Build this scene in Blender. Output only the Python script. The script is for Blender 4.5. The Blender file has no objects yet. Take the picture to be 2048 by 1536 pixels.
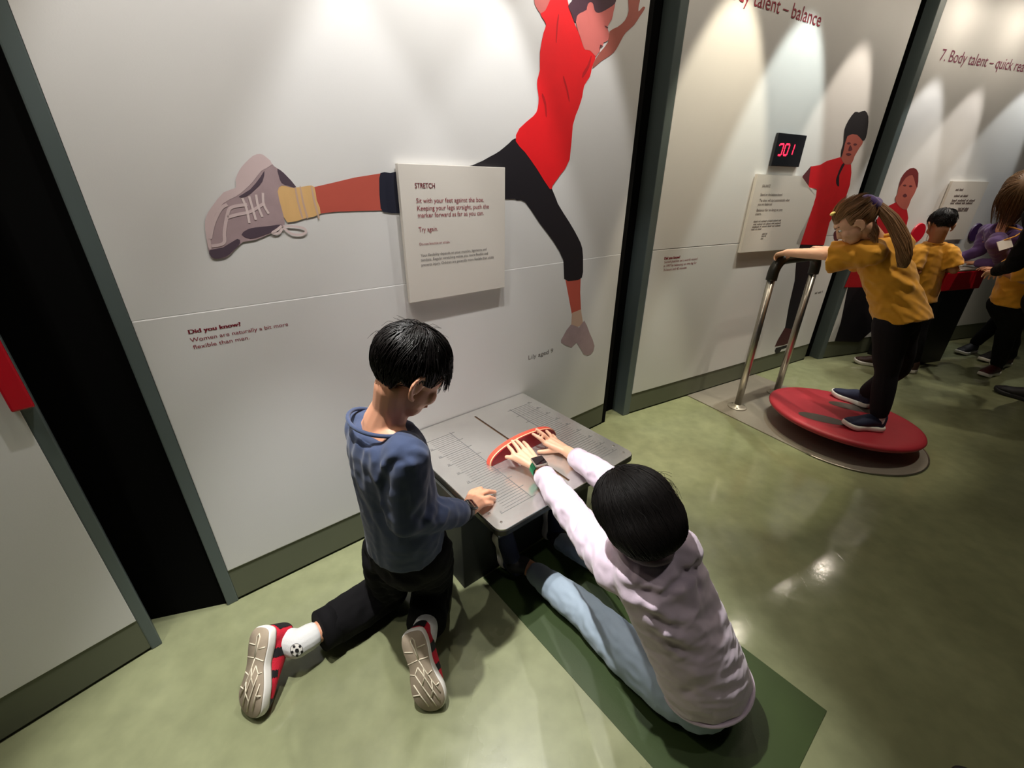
import bpy, bmesh, math, random
import numpy as np
from mathutils import Vector as V, Matrix, Quaternion
from mathutils.bvhtree import BVHTree

SC = bpy.context.scene
COL = SC.collection
random.seed(5)
RNG = np.random.RandomState(7)

# ---------------------------------------------------------------- camera
F_PX, CX, CY, H = 848.0, 1024.0, 768.0, 1.40       # focal length in pixels of the 2048x1536 frame, eye height
ROT = Matrix(((0.999938, -0.011129, 0.0), (0.004749, 0.426718, -0.904372), (0.010065, 0.904316, 0.426745)))
cam_data = bpy.data.cameras.new('camera')
cam_data.sensor_width = 36.0
cam_data.lens = F_PX / 2048 * 36.0
cam_data.clip_start = 0.02
cam = bpy.data.objects.new('camera', cam_data)
cam.matrix_world = Matrix.Translation((0, 0, H)) @ ROT.to_4x4()
COL.objects.link(cam)
SC.camera = cam

# ---------------------------------------------------------------- light and exposure
SC.view_settings.view_transform = 'Standard'
SC.view_settings.look = 'None'
SC.view_settings.gamma = 1.0
SC.view_settings.exposure = 0.0
world = bpy.data.worlds.new('dim_hall')
SC.world = world
world.use_nodes = True
world.node_tree.nodes['Background'].inputs[0].default_value = (0.80, 0.92, 1.0, 1)
world.node_tree.nodes['Background'].inputs[1].default_value = 0.010

CAMP = V((0, 0, H))
def ray(x, y): return ROT @ V((x - CX, CY - y, -F_PX))
def fl(x, y, z=0.0):                       # point of height z seen at a pixel
    v = ray(x, y); return CAMP + v * ((z - H) / v.z)
def ats(x, y, s): return CAMP + ray(x, y) * (s / F_PX)   # point at depth s seen at a pixel
def proj(P):
    q = ROT.transposed() @ (V(P) - CAMP); s = -q.z
    return CX + F_PX * q.x / s, CY - F_PX * q.y / s, s

class Wall:
    def __init__(self, p0, deg):
        a = math.radians(deg); self.p0 = V((p0[0], p0[1], 0)); self.deg = deg
        self.u = V((math.cos(a), math.sin(a), 0)); self.n = V((math.sin(a), -math.cos(a), 0))
    def pt(self, u, d, z): return self.p0 + self.u * u + self.n * d + V((0, 0, z))
    def px(self, x, y, d=0.0):             # wall coordinates (u, z) seen at a pixel
        o = self.p0 + self.n * d; v = ray(x, y)
        P = CAMP + v * (((o - CAMP) @ self.n) / (v @ self.n))
        return (P - self.p0) @ self.u, P.z
W0 = Wall((-1.156 - 1.6 * math.cos(math.radians(51)), 0.905 - 1.6 * math.sin(math.radians(51))), 51.0)   # ends at u = 1.6
W1 = Wall((-1.026, 1.046), 39.55)
W2 = Wall((0.747, 2.483), 29.6)
W3 = Wall((2.749, 3.555), 18.0)

# lamps: wall, u, d, z, aim (u, d, z), watts, cone, colour
LAMPS = [
    (W1, 0.42, 0.40, 2.62, (0.50, 0.14, 0.9), 38, 62, (1.0, 0.99, 0.985)),
    (W1, 1.02, 0.40, 2.62, (1.00, 0.10, 1.0), 58, 64, (1.0, 0.99, 0.98)),
    (W1, 1.62, 0.40, 2.62, (1.48, 0.14, 0.9), 32, 66, (1.0, 0.99, 0.98)),
    (W1, 0.30, 0.56, 2.66, (0.35, 0.88, 0.0), 240, 50, (1.0, 0.98, 0.955)),
    (W2, 0.42, 0.40, 2.90, (0.40, 0.02, 0.9), 100, 46, (1.0, 0.88, 0.66)),
    (W2, 0.05, 0.50, 2.90, (0.20, 0.50, 0.0), 110, 30, (1.0, 0.93, 0.66)),
    (W2, 1.02, 0.40, 2.90, (1.00, 0.02, 0.9), 86, 46, (0.90, 1.0, 0.95)),
    (W2, 1.70, 0.40, 2.90, (1.55, 0.02, 0.9), 72, 42, (1.0, 0.88, 0.75)),
    (W3, 0.24, 0.26, 2.60, (0.20, 0.06, 0.8), 34, 46, (1.0, 0.98, 0.95)),
    (W3, 0.86, 0.26, 2.60, (0.45, 0.06, 0.8), 34, 42, (1.0, 0.92, 0.84)),
    (W3, 1.47, 0.26, 2.60, (1.00, 0.06, 0.8), 34, 46, (0.95, 1.0, 1.0)),
    (W0, 1.10, 0.55, 2.62, (1.00, 0.10, 0.8), 14, 70, (0.94, 1.0, 0.97)),
]
FILLS = [   # added fill lamps to brighten the visitors: position, aim, watts, cone, radius, colour
    ((-1.05, 0.35, 3.20), (-0.45, 0.90, 0.4), 40, 52, 0.030, (1.0, 0.92, 0.82)),
    ((0.75, 0.20, 3.30), (0.40, 0.85, 0.3), 26, 20, 0.035, (1.0, 0.96, 0.92)),
    ((2.20, 1.60, 3.30), (2.05, 2.35, 0.5), 90, 32, 0.035, (1.0, 0.90, 0.72)),
    ((3.60, 2.60, 3.30), (3.40, 3.30, 0.8), 60, 56, 0.035, (1.0, 0.88, 0.70)),
]

# ---------------------------------------------------------------- materials
def lin(h):
    h = h.lstrip('#'); c = [int(h[i:i + 2], 16) / 255 for i in (0, 2, 4)]
    return tuple(x / 12.92 if x <= 0.04045 else ((x + 0.055) / 1.055) ** 2.4 for x in c) + (1,)
MATS = {}
def mat(name, col, rough=0.6, metal=0.0, bump=0.0, bscale=80.0, var=0.0, vscale=6.0, spec=0.5, sheen=0.0, coat=0.0, sss=0.0, emit=None, es=1.0, stretch=None):
    m = bpy.data.materials.new(name); m.use_nodes = True; MATS[name] = m
    nt = m.node_tree; b = nt.nodes['Principled BSDF']
    c = lin(col) if isinstance(col, str) else tuple(col) + (1,)
    b.inputs['Base Color'].default_value = c
    b.inputs['Roughness'].default_value = rough; b.inputs['Metallic'].default_value = metal
    b.inputs['Specular IOR Level'].default_value = spec
    b.inputs['Sheen Weight'].default_value = sheen; b.inputs['Coat Weight'].default_value = coat
    if sss:
        b.inputs['Subsurface Weight'].default_value = sss
        b.inputs['Subsurface Radius'].default_value = (0.012, 0.005, 0.003); b.inputs['Subsurface Scale'].default_value = 0.6
    if emit:
        b.inputs['Emission Color'].default_value = lin(emit); b.inputs['Emission Strength'].default_value = es
    tc = nt.nodes.new('ShaderNodeTexCoord'); src = tc.outputs['Object']
    if stretch:
        mp = nt.nodes.new('ShaderNodeMapping'); mp.inputs['Scale'].default_value = stretch
        nt.links.new(src, mp.inputs[0]); src = mp.outputs[0]
    if var:
        n = nt.nodes.new('ShaderNodeTexNoise'); n.inputs['Scale'].default_value = vscale; n.inputs['Detail'].default_value = 6
        nt.links.new(src, n.inputs['Vector'])
        mx = nt.nodes.new('ShaderNodeMix'); mx.data_type = 'RGBA'
        mx.inputs[6].default_value = tuple(x * (1 - var) for x in c[:3]) + (1,)
        mx.inputs[7].default_value = tuple(min(1, x * (1 + var)) for x in c[:3]) + (1,)
        nt.links.new(n.outputs['Fac'], mx.inputs[0]); nt.links.new(mx.outputs[2], b.inputs['Base Color'])
    if bump:
        n = nt.nodes.new('ShaderNodeTexNoise'); n.inputs['Scale'].default_value = bscale; n.inputs['Detail'].default_value = 4
        nt.links.new(src, n.inputs['Vector'])
        bp = nt.nodes.new('ShaderNodeBump'); bp.inputs['Strength'].default_value = bump; bp.inputs['Distance'].default_value = 0.004
        nt.links.new(n.outputs['Fac'], bp.inputs['Height']); nt.links.new(bp.outputs[0], b.inputs['Normal'])
    return m

M_white = mat('white_laminate', '#dad9d7', 0.55, bump=0.04, bscale=300, var=0.03, vscale=3)
M_frame = mat('grey_green_frame', '#566160', 0.45, var=0.08, vscale=5)
M_kick = mat('olive_grey_skirting', '#5f6350', 0.6, var=0.08, vscale=8)
M_void = mat('black_recess', '#060606', 0.95, spec=0.1)
M_ceil = mat('black_ceiling', '#101010', 0.9)
M_mat = mat('dark_green_mat', '#33431f', 0.45, bump=0.05, bscale=200, var=0.15, vscale=7)
M_red_ink = mat('dark_red_ink', '#8c1f33', 0.6)
M_grey_ink = mat('grey_ink', '#6a6462', 0.6)
M_dark_ink = mat('dark_brown_ink', '#4a3434', 0.6)
M_sign = mat('sign_board_white', '#d9d3ca', 0.5)
M_steel = mat('brushed_steel', '#dad8d4', 0.26, 0.82, bump=0.08, bscale=60, var=0.10, vscale=14)
M_steel_d = mat('dull_steel', '#a39c90', 0.38, 0.5, bump=0.05, bscale=120, var=0.1, vscale=5)
M_chrome = mat('polished_steel_tube', '#b3aea4', 0.30, 1.0)
M_dark_edge = mat('dark_table_edge', '#2e2c28', 0.35, 0.6)
M_slot = mat('brown_slot', '#3a2418', 0.5, 0.3)
M_line = mat('engraved_line', '#6f7070', 0.5, 0.4)
M_box = mat('dark_grey_box', '#2c2e29', 0.6)
M_red_face = mat('dark_red_board', '#8f0f1d', 0.35, var=0.1, vscale=30)
M_red_edge = mat('orange_red_edge', '#e0533f', 0.35)
M_ply = mat('pale_plywood_edge', '#f0c79a', 0.5)
M_red_rubber = mat('red_rubber_board', '#a32733', 0.55, bump=0.06, bscale=150, var=0.12, vscale=6)
M_pad = mat('dark_grey_foot_pad', '#4a3f38', 0.7, bump=0.2, bscale=250)
M_grip = mat('black_rubber_grip', '#16150f', 0.4, bump=0.03)
M_disp = mat('black_display_glass', '#26262a', 0.12, coat=0.5)
M_led = mat('red_led', '#ff3050', 0.4, emit='#ff2848', es=2.2)
M_red_plastic = mat('red_plastic', '#b90f22', 0.35)
M_purple_plastic = mat('purple_plastic', '#3d2152', 0.4)
M_black_plastic = mat('black_plastic', '#131313', 0.4)
M_lens = mat('lamp_lens', '#ffffff', 0.3, emit='#fff1dc', es=260.0)

# the epoxy floor: mottled green with a gloss that scratches and wear break up
def floor_material():
    m = bpy.data.materials.new('green_epoxy_floor'); m.use_nodes = True; nt = m.node_tree; b = nt.nodes['Principled BSDF']
    tc = nt.nodes.new('ShaderNodeTexCoord')
    n1 = nt.nodes.new('ShaderNodeTexNoise'); n1.inputs['Scale'].default_value = 1.6; n1.inputs['Detail'].default_value = 7
    n2 = nt.nodes.new('ShaderNodeTexNoise'); n2.inputs['Scale'].default_value = 14; n2.inputs['Detail'].default_value = 6
    for n in (n1, n2): nt.links.new(tc.outputs['Object'], n.inputs['Vector'])
    r = nt.nodes.new('ShaderNodeValToRGB'); e = r.color_ramp.elements
    e[0].position = 0.3; e[0].color = lin('#797d5e'); e[1].position = 0.7; e[1].color = lin('#8f9370')
    nt.links.new(n1.outputs['Fac'], r.inputs[0])
    mx = nt.nodes.new('ShaderNodeMix'); mx.data_type = 'RGBA'; mx.blend_type = 'OVERLAY'; mx.inputs[0].default_value = 0.25
    nt.links.new(r.outputs[0], mx.inputs[6]); nt.links.new(n2.outputs['Fac'], mx.inputs[7]); nt.links.new(mx.outputs[2], b.inputs['Base Color'])
    rr = nt.nodes.new('ShaderNodeMapRange'); rr.inputs[3].default_value = 0.05; rr.inputs[4].default_value = 0.17
    nt.links.new(n2.outputs['Fac'], rr.inputs[0]); nt.links.new(rr.outputs[0], b.inputs['Roughness'])
    # the gloss is worn off where visitors sit down in front of the table
    wm = nt.nodes.new('ShaderNodeVectorMath'); wm.operation = 'DISTANCE'; wm.inputs[1].default_value = (0.16, 0.76, 0)
    wr = nt.nodes.new('ShaderNodeMapRange'); wr.inputs[1].default_value = 0.10; wr.inputs[2].default_value = 0.55; wr.inputs[3].default_value = 0.26; wr.inputs[4].default_value = 0.0
    nt.links.new(tc.outputs['Object'], wm.inputs[0]); nt.links.new(wm.outputs['Value'], wr.inputs[0])
    wa = nt.nodes.new('ShaderNodeMath'); wa.operation = 'ADD'; nt.links.new(rr.outputs[0], wa.inputs[0]); nt.links.new(wr.outputs[0], wa.inputs[1]); nt.links.new(wa.outputs[0], b.inputs['Roughness'])
    n3 = nt.nodes.new('ShaderNodeTexNoise'); n3.inputs['Scale'].default_value = 42; n3.inputs['Detail'].default_value = 5
    nt.links.new(tc.outputs['Object'], n3.inputs['Vector'])
    mp = nt.nodes.new('ShaderNodeMapping'); mp.inputs['Scale'].default_value = (30, 1.6, 1); mp.inputs['Rotation'].default_value = (0, 0, 0.55)
    n4 = nt.nodes.new('ShaderNodeTexNoise'); n4.inputs['Scale'].default_value = 3.0; n4.inputs['Detail'].default_value = 3
    nt.links.new(tc.outputs['Object'], mp.inputs[0]); nt.links.new(mp.outputs[0], n4.inputs['Vector'])
    sc = nt.nodes.new('ShaderNodeMapRange'); sc.inputs[1].default_value = 0.62; sc.inputs[2].default_value = 0.70; sc.inputs[3].default_value = 0.0; sc.inputs[4].default_value = -0.35
    nt.links.new(n4.outputs['Fac'], sc.inputs[0])
    ad = nt.nodes.new('ShaderNodeMath'); ad.operation = 'ADD'; nt.links.new(n3.outputs['Fac'], ad.inputs[0]); nt.links.new(sc.outputs[0], ad.inputs[1])
    bp = nt.nodes.new('ShaderNodeBump'); bp.inputs['Strength'].default_value = 0.07; bp.inputs['Distance'].default_value = 0.003
    nt.links.new(ad.outputs[0], bp.inputs['Height']); nt.links.new(bp.outputs[0], b.inputs['Normal'])
    return m
M_floor = floor_material()

# ---------------------------------------------------------------- objects, parts, tags
def tag(o, label=None, cat=None, group=None, kind=None):
    if label: o['label'] = label
    if cat: o['category'] = cat
    if group: o['group'] = group
    if kind: o['kind'] = kind
    return o
def thing(name, label, cat, loc=(0, 0, 0), group=None):
    o = bpy.data.objects.new(name, None); COL.objects.link(o); o.location = loc; o.empty_display_size = 0.1
    return tag(o, label, cat, group)
def base_of(o):
    p = V((0, 0, 0))
    while o is not None:
        p += V(o.location); o = o.parent
    return p
def link(name, me, m, parent=None, label=None, smooth=True):
    if isinstance(me, bmesh.types.BMesh):
        bm = me; me = bpy.data.meshes.new(name); bm.to_mesh(me); bm.free()
    me.name = name
    o = bpy.data.objects.new(name, me); COL.objects.link(o)
    me.materials.clear(); me.materials.append(m)
    if smooth: me.polygons.foreach_set('use_smooth', [True] * len(me.polygons))
    else: me.polygons.foreach_set('use_smooth', [False] * len(me.polygons))
    if parent is not None:
        me.transform(Matrix.Translation(-base_of(parent))); o.parent = parent
    if label: o['label'] = label
    return o
def struct(name, me, m, smooth=False): return tag(link(name, me, m, None, None, smooth), kind='structure')

# ---------------------------------------------------------------- shapes
def NB(): return bmesh.new()
def obox(bm, o, ax, ay, az, bevel=0.0):    # box from a corner and three edge vectors
    o = V(o); vs = [bm.verts.new(o + ax * i + ay * j + az * k) for i in (0, 1) for j in (0, 1) for k in (0, 1)]
    fs = [bm.faces.new([vs[i] for i in q]) for q in ((0, 1, 3, 2), (4, 6, 7, 5), (0, 4, 5, 1), (2, 3, 7, 6), (0, 2, 6, 4), (1, 5, 7, 3))]
    bmesh.ops.recalc_face_normals(bm, faces=fs)
    if bevel:
        es = list({e for f in fs for e in f.edges})
        bmesh.ops.bevel(bm, geom=es, offset=bevel, segments=2, affect='EDGES', profile=0.6)
def wbox(bm, w, u0, u1, d0, d1, z0, z1, bevel=0.0): obox(bm, w.pt(u0, d0, z0), w.u * (u1 - u0), w.n * (d1 - d0), V((0, 0, z1 - z0)), bevel)
def frame_of(a, side=None):
    a = a.normalized()
    s = V(side) if side is not None else (V((0, 0, 1)) if abs(a.z) < 0.9 else V((1, 0, 0)))
    s = s - a * (s @ a)
    if s.length < 1e-4: s = V((1, 0, 0)) - a * a.x
    s.normalize(); return a, s, a.cross(s)
def ring(bm, c, s, t, ra, rb, n): return [bm.verts.new(c + s * (ra * math.cos(2 * math.pi * i / n)) + t * (rb * math.sin(2 * math.pi * i / n))) for i in range(n)]
def skin(bm, A, B):
    n = len(A)
    for i in range(n): bm.faces.new((A[i], A[(i + 1) % n], B[(i + 1) % n], B[i]))
def two(r): return (r, r) if not isinstance(r, (tuple, list)) else r
def cap(bm, p0, r0, p1, r1, side=None, n=16):        # tapered capsule, elliptical when r is a pair (along side, across)
    p0, p1 = V(p0), V(p1); a = p1 - p0
    if a.length < 1e-5: a = V((0, 0, 1e-4))
    a, s, t = frame_of(a, side); r0, r1 = two(r0), two(r1); R = []
    for k in (-80, -55, -25): 
        k = math.radians(k); R.append(ring(bm, p0 + a * (math.sin(k) * min(r0)), s, t, r0[0] * math.cos(k), r0[1] * math.cos(k), n))
    R.append(ring(bm, p0, s, t, r0[0], r0[1], n)); R.append(ring(bm, p1, s, t, r1[0], r1[1], n))
    for k in (25, 55, 80):
        k = math.radians(k); R.append(ring(bm, p1 + a * (math.sin(k) * min(r1)), s, t, r1[0] * math.cos(k), r1[1] * math.cos(k), n))
    for A, B in zip(R, R[1:]): skin(bm, A, B)
    bm.faces.new(list(reversed(R[0]))); bm.faces.new(R[-1])
def chain(bm, pts, side=None, n=16):
    for (p, r), (q, t) in zip(pts, pts[1:]): cap(bm, p, r, q, t, side, n)
def loft(bm, secs, n=28, caps=True):                 # secs: centre, side vector, front vector, half width, half depth
    R = []
    for c, s, t, a, b in secs: R.append(ring(bm, V(c), V(s).normalized(), V(t).normalized(), a, b, n))
    for A, B in zip(R, R[1:]): skin(bm, A, B)
    if caps: bm.faces.new(list(reversed(R[0]))); bm.faces.new(R[-1])
    return R
def ell(bm, M, c, r, seg=20, rot=None):
    T = M @ Matrix.Translation(c)
    if rot is not None: T = T @ rot
    T = T @ Matrix.Diagonal((r[0], r[1], r[2], 1))
    bmesh.ops.create_uvsphere(bm, u_segments=seg, v_segments=max(8, seg * 2 // 3), radius=1.0, matrix=T)
def tube(bm, pts, r, n=10, closed=False, capit=True):
    pts = [V(p) for p in pts]; R = []; m = len(pts); side = None
    for i, p in enumerate(pts):
        if closed: a = pts[(i + 1) % m] - pts[i - 1]
        else: a = pts[min(i + 1, m - 1)] - pts[max(i - 1, 0)]
        a, s, t = frame_of(a, side); side = s
        rr = r[i] if isinstance(r, (list, tuple)) else r
        R.append(ring(bm, p, s, t, rr, rr, n))
    for A, B in zip(R, R[1:]): skin(bm, A, B)
    if closed: skin(bm, R[-1], R[0])
    elif capit: bm.faces.new(list(reversed(R[0]))); bm.faces.new(R[-1])
def cyl(bm, p0, p1, r0, r1=None, n=24, side=None):
    p0, p1 = V(p0), V(p1); a, s, t = frame_of(p1 - p0, side); r1 = r0 if r1 is None else r1
    A = ring(bm, p0, s, t, r0, r0, n); B = ring(bm, p1, s, t, r1, r1, n); skin(bm, A, B)
    bm.faces.new(list(reversed(A))); bm.faces.new(B)
def lathe(bm, prof, M, n=48):                        # prof: (r, z) from bottom to top, closed on the axis
    R = [[bm.verts.new(M @ V((r * math.cos(2 * math.pi * i / n), r * math.sin(2 * math.pi * i / n), z))) for i in range(n)] for r, z in prof]
    for A, B in zip(R, R[1:]): skin(bm, A, B)
    bm.faces.new(list(reversed(R[0]))); bm.faces.new(R[-1])
def prism(bm, outline, thick):                       # outline: 3D points in order, thick: vector
    A = [bm.verts.new(V(p)) for p in outline]; B = [bm.verts.new(V(p) + thick) for p in outline]
    skin(bm, A, B); fs = [bm.faces.new(list(reversed(A))), bm.faces.new(B)]
    bmesh.ops.triangulate(bm, faces=fs); bmesh.ops.recalc_face_normals(bm, faces=bm.faces[:])
def smooth_line(pts, k=4, closed=True):              # Catmull-Rom
    P = [np.array(p, float) for p in pts]; n = len(P); out = []
    for i in range(n if closed else n - 1):
        g = (lambda j: P[j % n]) if closed else (lambda j: P[max(0, min(n - 1, j))])
        a, b, c, d = g(i - 1), g(i), g(i + 1), g(i + 2)
        for t in np.arange(k) / k:
            out.append(0.5 * (2 * b + (c - a) * t + (2 * a - 5 * b + 4 * c - d) * t * t + (3 * b - a - 3 * c + d) * t ** 3))
    if not closed: out.append(P[-1])
    return out
def evaluate(bm, mods):
    me = bpy.data.meshes.new('tmp'); bm.to_mesh(me); bm.free()
    o = bpy.data.objects.new('tmp', me); COL.objects.link(o); mods(o)
    dg = bpy.context.evaluated_depsgraph_get(); dg.update()
    out = bpy.data.meshes.new_from_object(o.evaluated_get(dg))
    bpy.data.objects.remove(o); bpy.data.meshes.remove(me); return out
def remesh(bm, voxel=0.006, smooth=6, fac=0.5):
    def mods(o):
        m = o.modifiers.new('r', 'REMESH'); m.mode = 'VOXEL'; m.voxel_size = voxel; m.use_smooth_shade = True
        if smooth: s = o.modifiers.new('s', 'SMOOTH'); s.factor = fac; s.iterations = smooth
    return evaluate(bm, mods)
def coords(me):
    a = np.empty(len(me.vertices) * 3, np.float32); me.vertices.foreach_get('co', a); return a.reshape(-1, 3).astype(float)
def normals(me):
    a = np.empty(len(me.vertices) * 3, np.float32); me.vertex_normals.foreach_get('vector', a); return a.reshape(-1, 3).astype(float)
def set_coords(me, P): me.vertices.foreach_set('co', P.astype(np.float32).ravel()); me.update()
def waves(P, freq, seed, n=7, stretch=None, axis=None):
    r = np.random.RandomState(seed); Q = P.copy()
    if axis is not None:
        ax = np.array(V(axis).normalized()); Q = P - np.outer(P @ ax, ax) * (1 - (stretch or 0.3))
    v = np.zeros(len(P)); w = np.zeros_like(Q)
    for i in range(3): w += np.outer(np.sin(Q @ (r.normal(size=3) * freq * 0.6) + r.rand() * 6), r.normal(size=3)) * 0.25 / freq
    Q = Q + w
    for i in range(n):
        d = r.normal(size=3); d /= np.linalg.norm(d); v += np.sin(Q @ d * freq * (0.7 + 0.9 * r.rand()) + r.rand() * 6.28)
    return v / math.sqrt(n)
def pproj(P):
    R = np.array(ROT); q = (P - np.array(CAMP)) @ R; s = -q[:, 2]
    return CX + F_PX * q[:, 0] / s, CY - F_PX * q[:, 1] / s, s
def wrinkle(me, folds=(), noise=(), smooth=3):
    """folds: (points, amplitude, width); the points are photo positions looked up on this surface. noise: (amp, freq, seed, axis, stretch)"""
    P = coords(me); N = normals(me); D = np.zeros(len(P))
    for amp, fr, sd, ax, st in noise:
        v = waves(P, fr, sd, 7, st, ax); D += amp * (v if ax is None else 0.75 - 1.2 * np.abs(v))
    if folds:
        X, Y, S = pproj(P)
        for pts, amp, wid in folds:
            Q = []
            for x, y in pts:
                k = np.where((X - x) ** 2 + (Y - y) ** 2 < 14 ** 2)[0]
                if len(k) == 0: continue
                Q.append(P[k[np.argmin(S[k])]])
            for a, b in zip(Q, Q[1:]):
                ab = b - a; L = ab @ ab + 1e-9
                t = np.clip(((P - a) @ ab) / L, 0, 1); dd = np.linalg.norm(P - a - np.outer(t, ab), axis=1)
                g = amp * np.exp(-(dd / wid) ** 2)
                D = np.where(np.abs(g) > np.abs(D) * 0.0, D + g * (1.0 if len(Q) < 3 else 0.75), D)
    E_ = np.empty(len(me.edges) * 2, np.int32); me.edges.foreach_get('vertices', E_); E_ = E_.reshape(-1, 2)
    deg = np.bincount(E_.ravel(), minlength=len(P)) + 1e-9
    for _ in range(smooth):
        A_ = np.bincount(E_[:, 0], weights=D[E_[:, 1]], minlength=len(P)) + np.bincount(E_[:, 1], weights=D[E_[:, 0]], minlength=len(P)); D = 0.4 * D + 0.6 * A_ / deg
    set_coords(me, P + N * D[:, None]); return me
def patch(me, test, off=0.0015, name='patch'):       # the faces of a surface that pass a test, lifted a little
    bm = NB(); bm.from_mesh(me)
    kill = [f for f in bm.faces if not test(f.calc_center_median())]
    bmesh.ops.delete(bm, geom=kill, context='FACES')
    bm.normal_update()
    mv = [(v, v.normal.copy()) for v in bm.verts]
    for v, n in mv: v.co += n * off
    return bm
def decal(name, w, pts, d, m, parent=None, k=3, label=None):
    pts = smooth_line(pts, k) if k > 1 else pts
    bm = NB(); f = bm.faces.new([bm.verts.new(w.pt(*(lambda q: (q[0], d, q[1]))(w.px(p[0], p[1], d)))) for p in pts])
    bm.normal_update()
    if f.normal @ w.n < 0: f.normal_flip()
    bmesh.ops.triangulate(bm, faces=[f])
    return link(name, bm, m, parent, label, False)
def text_mesh(body, size=1.0):
    cu = bpy.data.curves.new('t', 'FONT'); cu.body = body; cu.size = size; cu.resolution_u = 3
    o = bpy.data.objects.new('t', cu); COL.objects.link(o)
    dg = bpy.context.evaluated_depsgraph_get(); dg.update()
    me = bpy.data.meshes.new_from_object(o.evaluated_get(dg)); bpy.data.objects.remove(o); bpy.data.curves.remove(cu); return me
def lettering(bm, body, org, ux, uy, height, width=None, bold=0.0):   # org: left end of the baseline
    me = text_mesh(body); P = coords(me)
    if len(P) == 0: return
    k = height / 0.73; kx = k if width is None else width / max(1e-6, P[:, 0].max() - min(0, P[:, 0].min()))
    for dx in ((0,) if not bold else (-bold, 0, bold)):
        vs = [bm.verts.new(V(org) + ux * (p[0] * kx + dx) + uy * (p[1] * k)) for p in P]
        for pl in me.polygons:
            try: bm.faces.new([vs[i] for i in pl.vertices])
            except ValueError: pass
    bpy.data.meshes.remove(me)
UZ = V((0, 0, 1))
def wall_text(bm, w, body, u, z, height, width=None, d=0.0012, bold=0.0): lettering(bm, body, w.pt(u, d, z), w.u, UZ, height, width, bold)
# ================================================================ ROOM
bm = NB(); bmesh.ops.create_grid(bm, x_segments=1, y_segments=1, size=7.0, matrix=Matrix.Translation((1.2, 2.0, 0)))
bmesh.ops.transform(bm, matrix=Matrix.Identity(4), verts=bm.verts); struct('floor', bm, M_floor)
bm = NB(); obox(bm, (-5.8, -5, 3.5), V((14, 0, 0)), V((0, 14, 0)), V((0, 0, 0.05))); struct('ceiling', bm, M_ceil)
ZT = 3.0
def bay(w, side, n, u0, u1, up0, up1, zk, gap, trims):
    bm = NB(); wbox(bm, w, up0, up1, -0.02, -0.0004, 1.064 + gap, ZT, 0.001); wbox(bm, w, up0, up1, -0.02, 0.0006, zk, 1.064, 0.0032 if not gap else 0.0015)
    struct('wall_' + side, bm, M_white)
    bm = NB(); wbox(bm, w, u0, u1, -0.03, -0.003, 0.012, zk - 0.001, 0.001); wbox(bm, w, u0, u1, -0.03, -0.012, 0, 0.012); struct('baseboard_' + side, bm, M_kick)
    for k, (a, b, dd) in enumerate(trims):
        bm = NB(); wbox(bm, w, a, b, -dd, -0.001, 0, ZT, 0.004); struct('trim_%d' % (n + k), bm, M_frame)
uw = W0.px(271, 1239.6)[0]
bay(W0, 'left', 1, 0.0, 1.6, 0.0, uw, 0.145, 0.003, [(uw, 1.6, 0.14)])
bay(W1, 'centre', 2, 0.036, 2.087, 0.036, 2.083, 0.150, 0.0, [(0.0, 0.036, 0.18)])
bay(W2, 'right', 3, 0.054, 2.155, 0.054, 2.150, 0.152, 0.004, [(0.0, 0.054, 0.11)])
bay(W3, 'far', 4, 0.056, 3.2, 0.056, 3.2, 0.160, 0.003, [(0.0, 0.056, 0.13)])
def void(name, pts):
    bm = NB()
    for a, b in zip(pts, pts[1:]):
        a, b = V(a), V(b); e = (b - a).normalized(); n = V((-e.y, e.x, 0))
        obox(bm, a, b - a, n * 0.03, V((0, 0, ZT)))
    struct(name, bm, M_void)
void('wall_recess_left', [(-1.262, 0.990, 0), W1.pt(0.006, -0.012, 0)])
void('wall_recess_right', [W1.pt(2.086, -0.006, 0), W1.pt(2.125, -0.006, 0), W1.pt(2.14, -0.10, 0), W2.pt(0.004, -0.109, 0)])
void('wall_recess_far', [W2.pt(2.154, -0.004, 0), W2.pt(2.19, -0.05, 0), W3.pt(0.004, -0.09, 0)])

bm = NB(); wbox(bm, W1, 0.795, 1.312, 0.485, 1.50, 0.0, 0.0025); tag(link('floor_mat', bm, M_mat, None, None, False), 'dark green rectangular mat lying on the floor under the seated person in lilac', 'mat')

# red bar at the left edge
zb = W0.px(66, 807)[1]
bm = NB(); wbox(bm, W0, uw - 0.012, 1.598, 0.001, 0.03, zb, 2.3, 0.004)
tag(link('wall_bar', bm, M_red_plastic, None, None, False), 'glossy red upright bar fixed to the edge post of the left wall', 'bar')

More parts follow.
